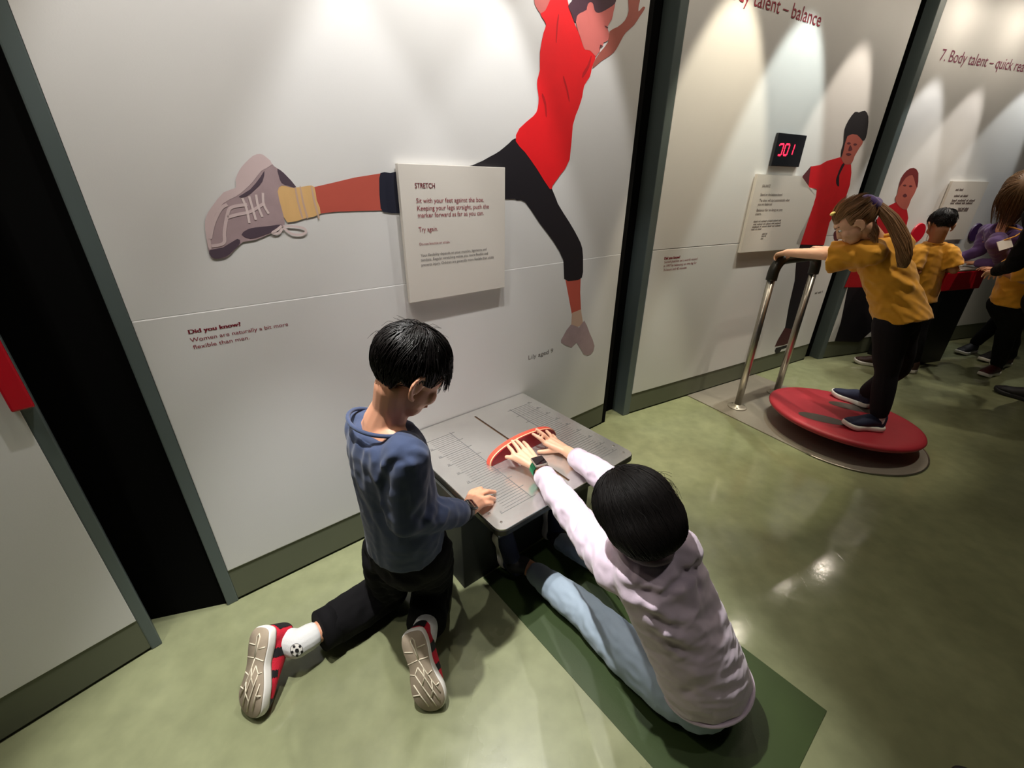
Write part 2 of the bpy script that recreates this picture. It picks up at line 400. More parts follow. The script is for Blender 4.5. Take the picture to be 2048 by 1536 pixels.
# ================================================================ LAMPS
WN = {W0: 'left wall', W1: 'stretch wall', W2: 'balance wall', W3: 'quick reaction wall'}
def spotlight(P, T, watts, cone, col, label, radius=0.02, blend=0.5, glint_shield=0.0):
    P, T = V(P), V(T); a = (T - P).normalized()
    t = thing('ceiling_spotlight', label, 'spotlight', P, 'spotlights above the walls')  # name shared by the wall lamps and the added fill lamps
    bm = NB(); cyl(bm, P - a * 0.16, P, 0.036, 0.042); cyl(bm, P - a * 0.20, P - a * 0.16, 0.022, 0.034); link('lamp_housing', bm, M_black_plastic, t)
    if glint_shield:  # tube added so the fill lamp's lens leaves no glint on the floor
        bm = NB(); s_, e_ = frame_of(a)[1:]; R0, R1, R2, R3 = (ring(bm, P + a * k, s_, e_, r, r, 28) for k, r in ((-0.02, 0.040), (glint_shield, 0.040), (glint_shield, 0.037), (0.003, 0.037))); skin(bm, R0, R1); skin(bm, R1, R2); skin(bm, R2, R3); link('glint_shield', bm, M_black_plastic, t)
    bm = NB(); cyl(bm, P - a * 0.01, P + a * 0.002, 0.030); link('lamp_lens', bm, M_lens, t, 'bright glass lens')
    bm = NB(); tube(bm, [P - a * 0.1, P - a * 0.1 + V((0, 0, 0.12)), V((P.x - a.x * 0.1, P.y - a.y * 0.1, 3.5))], 0.008); link('drop_rod', bm, M_black_plastic, t)
    L = bpy.data.lights.new('lamp_beam', 'SPOT'); L.energy = watts; L.spot_size = math.radians(cone); L.spot_blend = blend; L.color = col; L.shadow_soft_size = radius
    o = bpy.data.objects.new('lamp_beam', L); COL.objects.link(o); o.parent = t; o.location = a * (0.03 + glint_shield)
    o.rotation_mode = 'QUATERNION'; o.rotation_quaternion = a.to_track_quat('-Z', 'Y')
    return t
ORD = ['first', 'second', 'third', 'fourth']
cnt = {}
for w, u, d, z, aim, watts, cone, col in LAMPS:
    k = cnt.get(w, 0); cnt[w] = k + 1
    spotlight(w.pt(u, d, z), w.pt(*aim), watts, cone, col, 'black spotlight above the %s, %s from its left end' % (WN[w], ORD[k]), 0.018, 0.35)
for (P, T, watts, cone, rad, col), where in zip(FILLS, ('behind and left of the kneeling person', 'above the dark green mat', 'above the red balance board', 'above the quick reaction box')):
    spotlight(P, T, watts, cone, col, 'added black fill spotlight high ' + where, rad, 0.5, 0.16)

# ================================================================ WRITING ON THE WALLS
def line(bm, w, body, l, r, h, d=0.0012, bold=0.0):      # baseline between two photo positions on the wall
    u0, z0 = w.px(l[0], l[1], d); u1, z1 = w.px(r[0], r[1], d)
    wall_text(bm, w, body, u0, (z0 + z1) / 2, h, u1 - u0, d, bold)
def dashes(bm, w, l, r, h, d, words):                    # print too small to read: one short stroke per word
    u0, z0 = w.px(l[0], l[1], d); u1, z1 = w.px(r[0], r[1], d); z = (z0 + z1) / 2; tot = sum(words) + len(words) - 1; u = u0; k = (u1 - u0) / tot
    for n in words:
        for i in range(n):
            hh = h * (0.75, 1.0, 0.7, 0.8)[(i * 7 + n) % 4]
            f = bm.faces.new([bm.verts.new(w.pt(a, d, z + b)) for a, b in ((u + i * k, 0), (u + (i + 0.72) * k, 0), (u + (i + 0.72) * k, hh), (u + i * k, hh))])
        u += (n + 1) * k
bm = NB()
line(bm, W1, 'Did you know?', (377, 668.5), (481.7, 651), 0.0125, bold=0.0009)
line(bm, W1, 'Women are naturally a bit more', (381, 682.8), (577, 652.8), 0.0125)
line(bm, W1, 'flexible than men.', (387, 697.5), (500, 679.2), 0.0125)
tag(link('wall_text', bm, M_red_ink, None, None, False), 'dark red did you know text low on the stretch wall, left of the kneeling person', 'writing')
bm = NB(); line(bm, W1, 'Lily aged 9', (1056, 719), (1106, 705.5), 0.024)
tag(link('wall_text', bm, M_grey_ink, None, None, False), 'small grey name and age under the printed foot on the stretch wall', 'writing')
bm = NB()
line(bm, W2, 'Did you know?', (1328, 520), (1359.8, 515.8), 0.016, bold=0.0014)
line(bm, W2, 'Suresh Joachim set a world record', (1328, 527.6), (1394.6, 518.8), 0.0155)
line(bm, W2, 'in 1997 by balancing on one leg for', (1326.5, 535.3), (1393, 527), 0.0155)
line(bm, W2, '76 hours and 40 minutes.', (1326, 543), (1373.8, 536.8), 0.0155)
tag(link('wall_text', bm, M_red_ink, None, None, False), 'four small dark red lines of text low on the balance wall', 'writing')
def title(w, full, tail, uL, uR, z, h, right):
    me = text_mesh(tail); x = coords(me)[:, 0]; k = (uR - uL) / x.max(); bpy.data.meshes.remove(me)
    me = text_mesh(full); x = coords(me)[:, 0]; wid = x.max() * k; bpy.data.meshes.remove(me)
    bm = NB(); wall_text(bm, w, full, (uR - wid) if right else uL, z, h, wid, 0.0012); return bm
bm = title(W2, '6. Body talent \u2013 balance', 'talent \u2013 balance', 0.500, 1.110, 2.219, 0.066, True)
tag(link('wall_text', bm, M_red_ink, None, None, False), 'large dark red heading cut by the top of the picture, on the balance wall', 'writing')
bm = title(W3, '7. Body talent \u2013 quick reactions', '7. Body talent \u2013 quick rea', 0.175, 1.112, 2.199, 0.070, False)
tag(link('wall_text', bm, mat('purple_red_ink', '#80304f', 0.6), None, None, False), 'large purple red heading with a number seven on the far wall', 'writing')
bm = NB(); dashes(bm, W2, (1629, 589), (1645, 585), 0.018, 0.0012, (3, 4, 1))
tag(link('wall_text', bm, M_grey_ink, None, None, False), 'tiny grey name beside the printed skateboarder on the balance wall', 'writing')

# ================================================================ SIGNS
t = thing('sign_board', 'white square sign headed STRETCH on the wall above the table', 'sign', W1.pt(1.04, 0.01, 1.0))
D1 = 0.022
(uA, zA), (uB, zB), (uC, zC) = W1.px(795, 330, D1), W1.px(1012, 335, D1), W1.px(1008, 575, D1)
bm = NB(); wbox(bm, W1, uA, (uB + uC) / 2, 0.004, D1, zC, zB, 0.0015); link('board', bm, M_sign, t, None, False)
d = D1 + 0.0008
def para(): link('text_block', bm, M_red_ink, t, 'dark red lettering', False)
bm = NB(); line(bm, W1, 'STRETCH', (830, 376.6), (870, 376.2), 0.0175, d, 0.0003); para()
bm = NB(); line(bm, W1, 'Sit with your feet against the box.', (832.5, 405.9), (967.7, 403.6), 0.0165, d)
line(bm, W1, 'Keeping your legs straight, push the', (834, 421), (977.8, 417), 0.0165, d)
line(bm, W1, 'marker forward as far as you can.', (835.5, 435.2), (967.7, 430.0), 0.0165, d)
para()
bm = NB(); line(bm, W1, 'Try again.', (837.5, 463.8), (876, 461.3), 0.0165, d); para()
bm = NB(); line(bm, W1, 'Do not bounce or strain.', (839, 490.7), (900, 486.0), 0.0095, d); para()
bm = NB()
line(bm, W1, 'Your flexibility depends on your muscles, ligaments and', (841.6, 513), (972.8, 501.2), 0.0105, d)
line(bm, W1, 'tendons. Regular stretching makes you more flexible and', (842, 522.4), (975.8, 509.2), 0.0105, d)
line(bm, W1, 'prevents injury. Children are generally more flexible than adults', (842.6, 532), (987.5, 517), 0.0105, d)
link('note_text', bm, M_grey_ink, t, 'small grey lettering', False)

t = thing('sign_board', 'white sign headed BALANCE with a cut right edge, behind the handrail', 'sign', W2.pt(1.1, 0.01, 1.0))
ZS = lambda x, y: (1480 + x / 9.035, 340 + y / 9.035)
out = [ZS(325, 75), ZS(1112, 108), ZS(1080, 300), ZS(1220, 322), ZS(1385, 370), ZS(1372, 480), ZS(1290, 740), ZS(1150, 1030), ZS(1060, 1190), ZS(1015, 1340), ZS(1070, 1350), ZS(1068, 1418), ZS(0, 1495)]
bm = NB(); prism(bm, [W2.pt(u, D1, z) for u, z in (W2.px(x, y, D1) for x, y in out)], W2.n * (0.004 - D1)); link('board', bm, M_sign, t, None, False)
for s_, l, r in (('BALANCE', (400, 312), (545, 310)), ('Stand on the balance board.', (365, 470), (765, 465)), ('The timer will start automatically when', (345, 572), (890, 565)), ('you are balanced.', (320, 642), (580, 636)), ('Balance for as long as you', (295, 747), (765, 738)), ('can.', (275, 813), (385, 811))):
    bm = NB(); line(bm, W2, s_, ZS(*l), ZS(*r), 0.0165, d); link('text_line', bm, M_dark_ink, t, 'dark red lettering', False)
for l, r, wd in (((245, 940), (740, 922), (6, 3, 8, 2, 5, 7, 4)), ((240, 988), (735, 972), (4, 7, 3, 6, 4, 8)), ((225, 1036), (730, 1016), (8, 2, 6, 5, 3, 7)), ((205, 1086), (385, 1076), (5, 3, 6)), ((400, 1165), (490, 1160), (6, 4)), ((390, 1205), (470, 1200), (5, 3)), ((375, 1250), (420, 1246), (4,))):
    bm = NB(); dashes(bm, W2, ZS(*l), ZS(*r), 0.009, d, wd); link('text_line', bm, M_grey_ink, t, 'small grey lettering', False)

t = thing('sign_board', 'small white sign on the far wall above the cropped dark hair', 'sign', W3.pt(1.07, 0.01, 1.0))
(uA, zA), (uB, zB) = W3.px(1906, 362, D1), W3.px(1979, 363, D1)
bm = NB(); wbox(bm, W3, uA, uB, 0.004, D1, zA - 0.455, zA, 0.0015); link('board', bm, M_sign, t, None, False)
Z3 = lambda x, y: (1800 + x / 5.12, 300 + y / 5.12)
for l, r, wd in (((568, 418), (645, 418), (4, 5)), ((552, 482), (692, 480), (7, 3, 6)), ((528, 530), (765, 526), (5, 8, 2, 6)), ((512, 558), (740, 552), (4, 6, 3, 7)), ((592, 612), (700, 608), (5, 4, 6)), ((590, 632), (690, 628), (6, 5))):
    bm = NB(); dashes(bm, W3, Z3(*l), Z3(*r), 0.017, d, wd); link('text_line', bm, M_dark_ink, t, 'dark lettering', False)

# ================================================================ PRINTED FIGURES
P_red = mat('printed_red_shirt', '#e8131c', 0.55, var=0.10, vscale=9); P_red2 = mat('printed_red_fold', '#b80e18', 0.55)
P_black = mat('printed_black_trousers', '#17131a', 0.55); P_navy = mat('printed_navy_cuff', '#1b1d2e', 0.55, var=0.2, vscale=25)
P_skin = mat('printed_warm_skin', '#d3706a', 0.55, var=0.12, vscale=7); P_skin2 = mat('printed_brown_skin', '#a85a4e', 0.55, var=0.15, vscale=8)
P_leg = mat('printed_leg_skin', '#bd5546', 0.55, var=0.08, vscale=10)
P_sock = mat('printed_yellow_sock', '#dcb277', 0.6, var=0.12, vscale=40, stretch=(1, 1, 0.2)); P_sock2 = mat('printed_pale_sock', '#c9a994', 0.6)
P_shoe = mat('printed_mauve_shoe', '#a58f92', 0.55, var=0.18, vscale=22); P_shoe_l = mat('printed_pale_shoe', '#cdb8b8', 0.55, var=0.06, vscale=15)
P_shoe_d = mat('printed_dark_shoe', '#51424e', 0.55); P_lace = mat('printed_lace', '#d8c6c4', 0.55)
P_hair = mat('printed_brown_hair', '#4a2c3a', 0.55, var=0.2, vscale=20); P_line = mat('printed_dark_line', '#5c2a30', 0.55)
def A(*p): return [(1040 + x / 6.144, y / 6.144) for x, y in p]
def B(*p): return [(980 + x / 2.1333, y / 2.1333) for x, y in p]
def S8(*p): return [(380 + x / 3.491, 280 + y / 3.491) for x, y in p]
t = thing('printed_figure', 'printed life-size leaping person in red shirt and black leggings on the stretch wall', 'wall print', W1.pt(1.2, 0.003, 0.6))
q = 0.0010
decal('printed_arm', W1, A((890, 840), (920, 740), (985, 640), (1080, 520), (1100, 385), (1200, 330), (1290, 250), (1335, 130), (1325, -60), (1350, -150), (1400, -120), (1420, -200), (1470, -120), (1475, 0), (1462, 60), (1455, 140), (1490, 105), (1515, 82), (1537, 92), (1515, 140), (1470, 205), (1400, 310), (1300, 400), (1240, 500), (1180, 610), (1110, 680), (1000, 750)), q, P_skin2, t, 2)
decal('printed_arm', W1, A((180, -200), (175, 0), (195, 80), (250, 165), (290, 160), (340, 90), (420, -200)), q, P_skin, t, 2)
decal('printed_leggings', W1, B((108, 590), (80, 612), (40, 645), (0, 668), (-75, 705), (-200, 730), (-400, 735), (-395, 905), (-200, 890), (68, 850), (115, 855), (150, 862), (210, 950), (270, 1030), (313, 1110), (316, 1190), (355, 1197), (392, 1185), (397, 1130), (394, 1060), (375, 1012), (340, 950), (290, 870), (262, 800), (190, 690), (140, 620)), q, P_black, t, 2)
decal('printed_shirt', W1, A((370, 0), (450, -130), (560, -60), (600, 70), (625, 170), (680, 310), (740, 450), (785, 590), (850, 600), (930, 690), (905, 770), (880, 850), (860, 940), (790, 1050), (765, 1190), (720, 1330), (650, 1536)) + B((340, 680), (300, 745), (268, 790), (255, 806), (200, 720), (150, 650), (110, 602), (125, 548), (185, 495)) + A((215, 1340), (230, 1200), (213, 1080), (213, 980), (245, 860), (247, 640), (290, 400), (322, 300), (270, 210), (255, 165), (310, 130)), q + 0.0004, P_red, t, 2)
for pts in (A((440, 500), (450, 300), (470, 180), (480, 190), (465, 330), (450, 520)), A((540, 940), (590, 1110), (610, 1240), (600, 1240), (570, 1110), (530, 960)), A((770, 900), (830, 800), (870, 690), (878, 700), (850, 830), (770, 960)), A((280, 1150), (320, 1260), (330, 1420), (316, 1430), (300, 1290), (268, 1180))):
    decal('printed_fold', W1, pts, q + 0.0007, P_red2, t, 2, 'darker red crease')
decal('printed_face', W1, A((690, 160), (700, -60), (960, -180), (1160, -120), (1170, 40), (1150, 140), (1128, 240), (1075, 325), (1090, 390), (1095, 430), (1078, 500), (1032, 520), (1020, 560), (990, 590), (985, 625), (955, 660), (930, 690), (860, 620), (800, 610), (775, 560), (735, 440), (690, 290)), q + 0.0008, P_skin, t, 2)
decal('printed_hair', W1, A((592, 75), (640, 10), (680, -80), (900, -220), (1120, -160), (1180, -30), (1165, 45), (1090, 100), (1000, 150), (945, 155), (915, 120), (900, 50), (870, 25), (835, 50), (818, 120), (740, 160), (700, 200), (690, 260), (668, 265), (640, 180)), q + 0.0011, P_hair, t, 2)
decal('printed_ear', W1, A((818, 130), (835, 50), (870, 28), (900, 60), (912, 130), (885, 200), (870, 290), (840, 240), (835, 180)), q + 0.0014, P_skin, t, 2)
decal('printed_eye', W1, A((1040, 315), (1070, 325), (1085, 345), (1065, 345)), q + 0.0014, P_line, t, 2)
decal('printed_mouth', W1, A((985, 550), (1010, 560), (1020, 575), (1000, 572), (985, 600), (975, 620)), q + 0.0014, P_line, t, 2)
decal('printed_leg', W1, B((320, 1185), (387, 1180), (385, 1250), (389, 1340), (350, 1345), (336, 1270)), q - 0.0003, P_leg, t, 1)
decal('printed_sock', W1, B((350, 1335), (388, 1320), (398, 1385), (345, 1405)), q, P_sock2, t, 1)
decal('printed_shoe', W1, B((345, 1385), (312, 1435), (304, 1462), (348, 1482), (370, 1462), (400, 1512), (430, 1512), (446, 1476), (425, 1420), (402, 1368), (380, 1398)), q + 0.0004, P_shoe, t, 2)
decal('printed_leg', W1, S8((860, 330), (1000, 298), (1150, 262), (1340, 232), (1340, 492), (1200, 495), (1030, 500), (900, 514)), q, P_leg, t, 1)
decal('printed_cuff', W1, S8((1330, 230), (1400, 230), (1520, 236), (1540, 520), (1470, 512), (1350, 502), (1328, 440), (1322, 320)), q + 0.0004, P_navy, t, 2)
decal('printed_sock', W1, S8((612, 360), (640, 318), (740, 332), (820, 320), (868, 328), (885, 420), (912, 515), (800, 548), (680, 575), (640, 480)), q + 0.0004, P_sock, t, 2)
for x in (735, 770, 850):
    decal('printed_sock_crease', W1, S8((x - 5, 330), (x + 5, 330), (x + 25, 430), (x + 55, 540), (x + 44, 543), (x + 12, 430)), q + 0.0007, P_sock2, t, 2, 'paler sock crease')
decal('printed_shoe', W1, S8((104, 600), (115, 530), (150, 470), (235, 365), (318, 335), (318, 275), (345, 210), (385, 160), (440, 110), (490, 97), (530, 118), (590, 185), (650, 225), (742, 328), (700, 330), (640, 318), (612, 360), (640, 480), (662, 575), (645, 605), (570, 650), (450, 700), (370, 712), (310, 770), (260, 815), (200, 830), (150, 820), (122, 740)), q + 0.0006, P_shoe, t, 2)
decal('printed_sole', W1, S8((104, 600), (115, 530), (150, 470), (235, 365), (318, 335), (318, 275), (345, 210), (385, 160), (440, 110), (490, 97), (530, 118), (575, 170), (500, 215), (440, 290), (380, 350), (320, 395), (235, 440), (175, 520), (140, 640), (150, 760), (125, 740)), q + 0.0009, P_shoe_l, t, 2, 'pale sole edge')
decal('printed_shoe_panel', W1, S8((610, 200), (660, 235), (742, 328), (690, 320), (640, 300), (620, 250)), q + 0.0009, P_shoe_d, t, 2, 'dark heel lining')
decal('printed_shoe_panel', W1, S8((340, 395), (420, 345), (490, 260), (520, 215), (505, 290), (450, 350), (390, 395)), q + 0.0010, P_shoe_d, t, 2, 'dark stripe')
decal('printed_shoe_panel', W1, S8((135, 770), (230, 750), (330, 690), (350, 720), (300, 775), (255, 812), (195, 828), (150, 818)), q + 0.0009, P_shoe_d, t, 2, 'dark toe')
decal('printed_shoe_panel', W1, S8((360, 660), (400, 625), (460, 610), (560, 600), (640, 590), (600, 630), (500, 670), (420, 690)), q + 0.0010, P_shoe_d, t, 2, 'dark tongue')
def pline(name, w, pts, wd, d, m, parent, closed=False):
    P = [np.array(w.px(x, y, d)) for x, y in pts]; P = smooth_line(P, 4, closed); bm = NB(); L, R = [], []
    for i, p in enumerate(P):
        a = P[min(i + 1, len(P) - 1)] - P[max(i - 1, 0)]; n = np.array((-a[1], a[0])) / (np.linalg.norm(a) + 1e-9) * wd / 2
        L.append(bm.verts.new(w.pt(p[0] + n[0], d, p[1] + n[1]))); R.append(bm.verts.new(w.pt(p[0] - n[0], d, p[1] - n[1])))
    for i in range(len(P) - 1): bm.faces.new((R[i], R[i + 1], L[i + 1], L[i]))
    return link(name, bm, m, parent, None, False)
for pts in (S8((650, 602), (720, 603), (790, 615), (810, 640), (780, 660), (710, 655), (650, 610)), S8((640, 600), (610, 625), (575, 650), (620, 650), (645, 615))):
    pline('printed_lace', W1, pts, 0.007, q + 0.0013, P_lace, t)
for k in range(4):
    pline('printed_lace', W1, S8((365 + k * 48, 405 - k * 12), (395 + k * 40, 480 - k * 10), (415 + k * 45, 580 - k * 22)), 0.006, q + 0.0013, P_lace, t)
for pts in (S8((150, 740), (235, 720), (240, 640), (262, 520), (290, 470), (400, 450)), S8((262, 540), (330, 520), (420, 500), (520, 440)), S8((140, 690), (165, 580), (215, 480), (260, 450))):
    pline('printed_seam', W1, pts, 0.008, q + 0.0012, P_shoe_l, t)

def S2(*p): return [(1280 + x / 3.072, 220 + y / 3.072) for x, y in p]
t = thing('printed_figure', 'printed life-size skateboarder in red shirt and black helmet on the balance wall', 'wall print', W2.pt(1.7, 0.003, 0.2))
P_deep = mat('printed_deep_red_shirt', '#cf1420', 0.55, var=0.14, vscale=12)
decal('printed_arm', W2, S2((980, 470), (1000, 405), (1050, 345), (1070, 350), (1040, 475)), q + 0.0002, P_line, t, 1)
decal('printed_hand', W2, S2((1192, 750), (1215, 740), (1225, 780), (1205, 815), (1190, 790)), q, P_line, t, 2)
decal('printed_trousers', W2, S2((975, 820), (1125, 820), (1112, 900), (1062, 970), (1035, 1090), (1005, 1200), (978, 1300), (945, 1355), (890, 1345), (915, 1200), (950, 1050), (962, 900)), q, P_black, t, 1)
decal('printed_shirt', W2, S2((1050, 347), (1105, 338), (1150, 312), (1230, 290), (1260, 325), (1297, 335), (1299, 385), (1290, 460), (1262, 545), (1210, 620), (1165, 690), (1130, 830), (960, 826), (985, 765), (1035, 660), (1068, 580), (1086, 485), (1035, 475), (1042, 400)), q + 0.0004, P_deep, t, 1)
decal('printed_lanyard', W2, S2((1240, 335), (1258, 335), (1225, 400), (1224, 465), (1212, 465), (1205, 425)), q + 0.0008, P_black, t, 2)
decal('printed_face', W2, S2((1258, 190), (1275, 150), (1335, 145), (1372, 190), (1350, 230), (1318, 285), (1302, 325), (1262, 335), (1235, 295), (1245, 240)), q + 0.0008, P_skin2, t, 2)
decal('printed_helmet', W2, S2((1252, 200), (1258, 120), (1282, 62), (1320, 12), (1345, 15), (1382, 4), (1403, 40), (1400, 110), (1388, 170), (1368, 190), (1335, 152), (1275, 160), (1248, 260), (1236, 290), (1240, 240)), q + 0.0011, P_black, t, 2)
for x, y in ((1283, 205), (1322, 212)): decal('printed_eye', W2, S2((x - 12, y), (x, y - 8), (x + 13, y), (x, y + 8)), q + 0.0014, P_line, t, 2)
decal('printed_nose', W2, S2((1292, 215), (1305, 245), (1284, 252), (1280, 244)), q + 0.0013, P_line, t, 2)
decal('printed_mouth', W2, S2((1265, 270), (1280, 264), (1300, 272), (1282, 282)), q + 0.0014, P_line, t, 2)
decal('printed_shoe', W2, S2((890, 1338), (946, 1350), (938, 1425), (880, 1445), (828, 1454), (845, 1415)), q + 0.0004, mat('printed_brown_shoe', '#4a2226', 0.55), t, 1)
decal('printed_skateboard', W2, S2((835, 1462), (915, 1440), (920, 1452), (885, 1466), (870, 1470), (858, 1490), (835, 1500), (828, 1480)), q + 0.0004, P_black, t, 1)

def S3(*p): return [(1540 + x / 2.559, 180 + y / 2.559) for x, y in p]
t = thing('printed_figure', 'printed person with short red-brown hair on the far wall, behind the ponytail', 'wall print', W3.pt(0.35, 0.003, 0.3))
decal('printed_trousers', W3, S3((400, 1000), (700, 1000), (560, 1200), (455, 1290), (330, 1286), (362, 1190)), q, P_black, t, 1)
decal('printed_shirt', W3, S3((560, 640), (600, 596), (650, 572), (700, 606), (708, 655), (690, 730), (640, 1010), (380, 1010), (470, 800)), q + 0.0004, mat('printed_dark_red_shirt', '#b0151f', 0.55, var=0.12, vscale=12), t, 1)
decal('printed_face', W3, S3((652, 530), (662, 480), (690, 440), (740, 435), (752, 500), (722, 560), (700, 612), (665, 600), (640, 560)), q + 0.0008, P_skin2, t, 2)
decal('printed_hair', W3, S3((660, 500), (672, 450), (700, 412), (735, 398), (760, 425), (754, 500), (742, 470), (730, 435), (695, 450)), q + 0.0011, mat('printed_auburn_hair', '#6e2626', 0.55), t, 2)
for x, y in ((690, 488), (720, 492)): decal('printed_eye', W3, S3((x - 9, y), (x, y - 5), (x + 9, y), (x, y + 5)), q + 0.0014, P_line, t, 2)
decal('printed_mouth', W3, S3((680, 540), (692, 530), (702, 542), (690, 550)), q + 0.0014, P_line, t, 2)

# ================================================================ TIMER DISPLAY
t = thing('timer_display', 'black square timer display with red digits above the balance sign', 'display', W2.pt(1.09, 0, 1.5))
bm = NB(); wbox(bm, W2, 0.944, 1.242, 0.001, 0.018, 1.516, 1.693, 0.003); link('case', bm, M_disp, t, None, False)
ZD = lambda x, y: (1530 + x / 15.36, 250 + y / 15.36); bm = NB()
def seg(a, b, wd=0.010):
    p, r = np.array(W2.px(*ZD(*a), 0.0186)), np.array(W2.px(*ZD(*b), 0.0186)); e = (r - p) / np.linalg.norm(r - p); n = np.array((-e[1], e[0])) * wd / 2
    bm.faces.new([bm.verts.new(W2.pt(x[0], 0.0186, x[1])) for x in (p + n, p - n, r - n, r + n)])
for a, b in (((470, 590), (585, 585)), ((588, 590), (545, 735)), ((540, 750), (490, 920)), ((395, 925), (480, 930)), ((455, 600), (452, 640)),
             ((655, 590), (765, 595)), ((770, 605), (722, 750)), ((715, 765), (665, 915)), ((560, 925), (655, 930)), ((645, 605), (605, 740)), ((600, 755), (560, 910)),
             ((928, 600), (880, 750)), ((872, 765), (825, 910))): seg(a, b)
link('lit_digits', bm, M_led, t, 'glowing red digits 001', False)

# ================================================================ STRETCH TABLE
TZ = 0.438
t = thing('stretch_table', 'low steel-topped table with engraved scales in front of the stretch wall', 'table', W1.pt(1.06, 0.3, 0))
def rrect(u0, u1, d0, d1, r):
    o = [(u0, d0), (u1, d0)]
    for cu, cd, a0 in ((u1 - r, d1 - r, 0), (u0 + r, d1 - r, 90)):
        for k in range(7): a = math.radians(a0 + k * 15); o.append((cu + r * math.cos(a), cd + r * math.sin(a)))
    return o
bm = NB(); prism(bm, [W1.pt(a, b, TZ) for a, b in rrect(0.722, 1.398, 0.005, 0.688, 0.032)], V((0, 0, -0.006))); link('table_top', bm, M_steel, t, None, False)
bm = NB(); prism(bm, [W1.pt(a, b, TZ - 0.0065) for a, b in rrect(0.7195, 1.4005, 0.005, 0.6905, 0.034)], V((0, 0, -0.018))); link('table_edge', bm, M_dark_edge, t, 'dark edge under the steel', False)
bm = NB(); wbox(bm, W1, 0.7195 + 0.004, 1.395, 0.006, 0.680, TZ - 0.031, TZ - 0.025); link('under_tray', bm, M_box, t, None, False)
bm = NB(); wbox(bm, W1, 1.0675, 1.0745, 0.052, 0.643, TZ - 0.001, TZ + 0.0006); link('slot', bm, M_slot, t, 'long dark slot', False)
bm = NB(); wbox(bm, W1, 1.0660, 1.0675, 0.052, 0.643, TZ - 0.001, TZ + 0.0010); link('slot_lip', bm, mat('brass_lip', '#9a7448', 0.4, 1.0), t, None, False)
for mir in (0, 1):
    bm = NB(); fx = (lambda u: 2 * 1.071 - u) if mir else (lambda u: u)
    def strip(ua, ub, dd, wd=0.0011): bm.faces.new([bm.verts.new(W1.pt(fx(a), b, TZ + 0.0005)) for a, b in ((ua, dd), (ub, dd), (ub, dd + wd), (ua, dd + wd))])
    for k in range(41):
        dd = 0.108 + k * 0.0129
        strip(0.775 if k % 5 == 0 else 0.800, 0.905 if k % 5 else 0.925, dd, 0.0018 if k % 5 == 0 else 0.0011)
    bm.faces.new([bm.verts.new(W1.pt(fx(a), b, TZ + 0.0005)) for a, b in ((0.905, 0.10), (0.907, 0.10), (0.907, 0.625), (0.905, 0.625))])
    for k in range(0, 41, 5):
        lettering(bm, str(40 - k), W1.pt((0.776 if not mir else 2 * 1.071 - 0.796), 0.108 + k * 0.0129 - 0.002, TZ + 0.0006), W1.u, -W1.n, 0.009)
    link('engraved_scale', bm, M_line, t, 'fine grey engraved centimetre scale', False)
for a, b in ((0.752, 0.655), (1.368, 0.655), (1.375, 0.60), (0.745, 0.60)):
    bm = NB(); cyl(bm, W1.pt(a, b, TZ - 0.001), W1.pt(a, b, TZ + 0.0012), 0.0042, n=14); link('screw', bm, M_chrome, t)
bm = NB(); wbox(bm, W1, 0.712, 1.40, 0.005, 0.478, 0.0, TZ - 0.031, 0.003); link('foot_box', bm, M_box, t, 'dark grey box under the steel top', False)
bm = NB(); c = W1.pt(0.985, 0.600, 0); cyl(bm, c + UZ * 0.372, c + UZ * 0.407, 0.045, 0.055, 28); link('slide_hub', bm, M_steel_d, t)

t = thing('sliding_marker', 'red half-moon marker standing in the slot of the steel table', 'marker', W1.pt(1.0715, 0.395, TZ))
def dshape(du, hu, hz, d): return [W1.pt(1.0715 + du * math.cos(a), d, TZ + 0.001 + hz * math.sin(a) ** 0.85) for a in (math.pi * k / 36 for k in range(37))] + []
for nm, r_, dA, dB, m in (('marker_front', 0.168, 0.404, 0.400, M_red_face), ('plywood_edge', 0.1725, 0.400, 0.3955, M_ply), ('marker_back', 0.174, 0.3955, 0.378, M_red_edge)):
    bm = NB(); prism(bm, dshape(r_, 0, 0.070 * r_ / 0.172, dA), W1.n * (dB - dA)); link(nm, bm, m, t, None, False)

# ================================================================ BALANCE BOARD EXHIBIT
cu, cd, cr = 1.03, 0.845, 0.402
t = thing('base_plate', 'flat brushed steel floor plate with a rounded front under the balance board', 'plate', W2.pt(cu, 0.5, 0))
bm = NB(); o = [(cu - cr, 0.0), (cu + cr, 0.0)] + [(cu + cr * math.cos(a), cd + cr * math.sin(a)) for a in (math.pi * k / 40 for k in range(41))]
prism(bm, [W2.pt(a, b, 0.007) for a, b in o], V((0, 0, -0.007))); link('plate', bm, M_steel_d, t, None, False)
bm = NB(); tube(bm, [W2.pt(a, b, 0.007) for a, b in o[2:]], 0.004, 8); link('plate_rim', bm, M_chrome, t, 'bright rounded rim')
t = thing('balance_board', 'round red rubber balance board tilted on its pivot', 'balance board', W2.pt(1.02, 0.83, 0))
nrm = (UZ + W2.u * 0.0735 + W2.n * 0.014).normalized()
rotq = UZ.rotation_difference(nrm).to_matrix().to_4x4()
BC = W2.pt(1.056, 0.795, 0.134); MB = Matrix.Translation(BC) @ rotq
R_ = 0.405
bm = NB(); lathe(bm, [(0.10, -0.050), (R_ - 0.05, -0.048), (R_ - 0.018, -0.040), (R_ - 0.004, -0.028), (R_, -0.018), (R_ - 0.006, -0.007), (R_ - 0.022, -0.001), (R_ - 0.05, 0.0), (0.02, 0.0)], MB, 72); link('board', bm, M_red_rubber, t)
bm = NB(); lathe(bm, [(0.14, 0.008), (0.15, 0.02), (0.11, 0.05), (0.08, 0.088)], Matrix.Translation(W2.pt(1.05, 0.80, 0)), 36); link('pivot', bm, M_black_plastic, t)
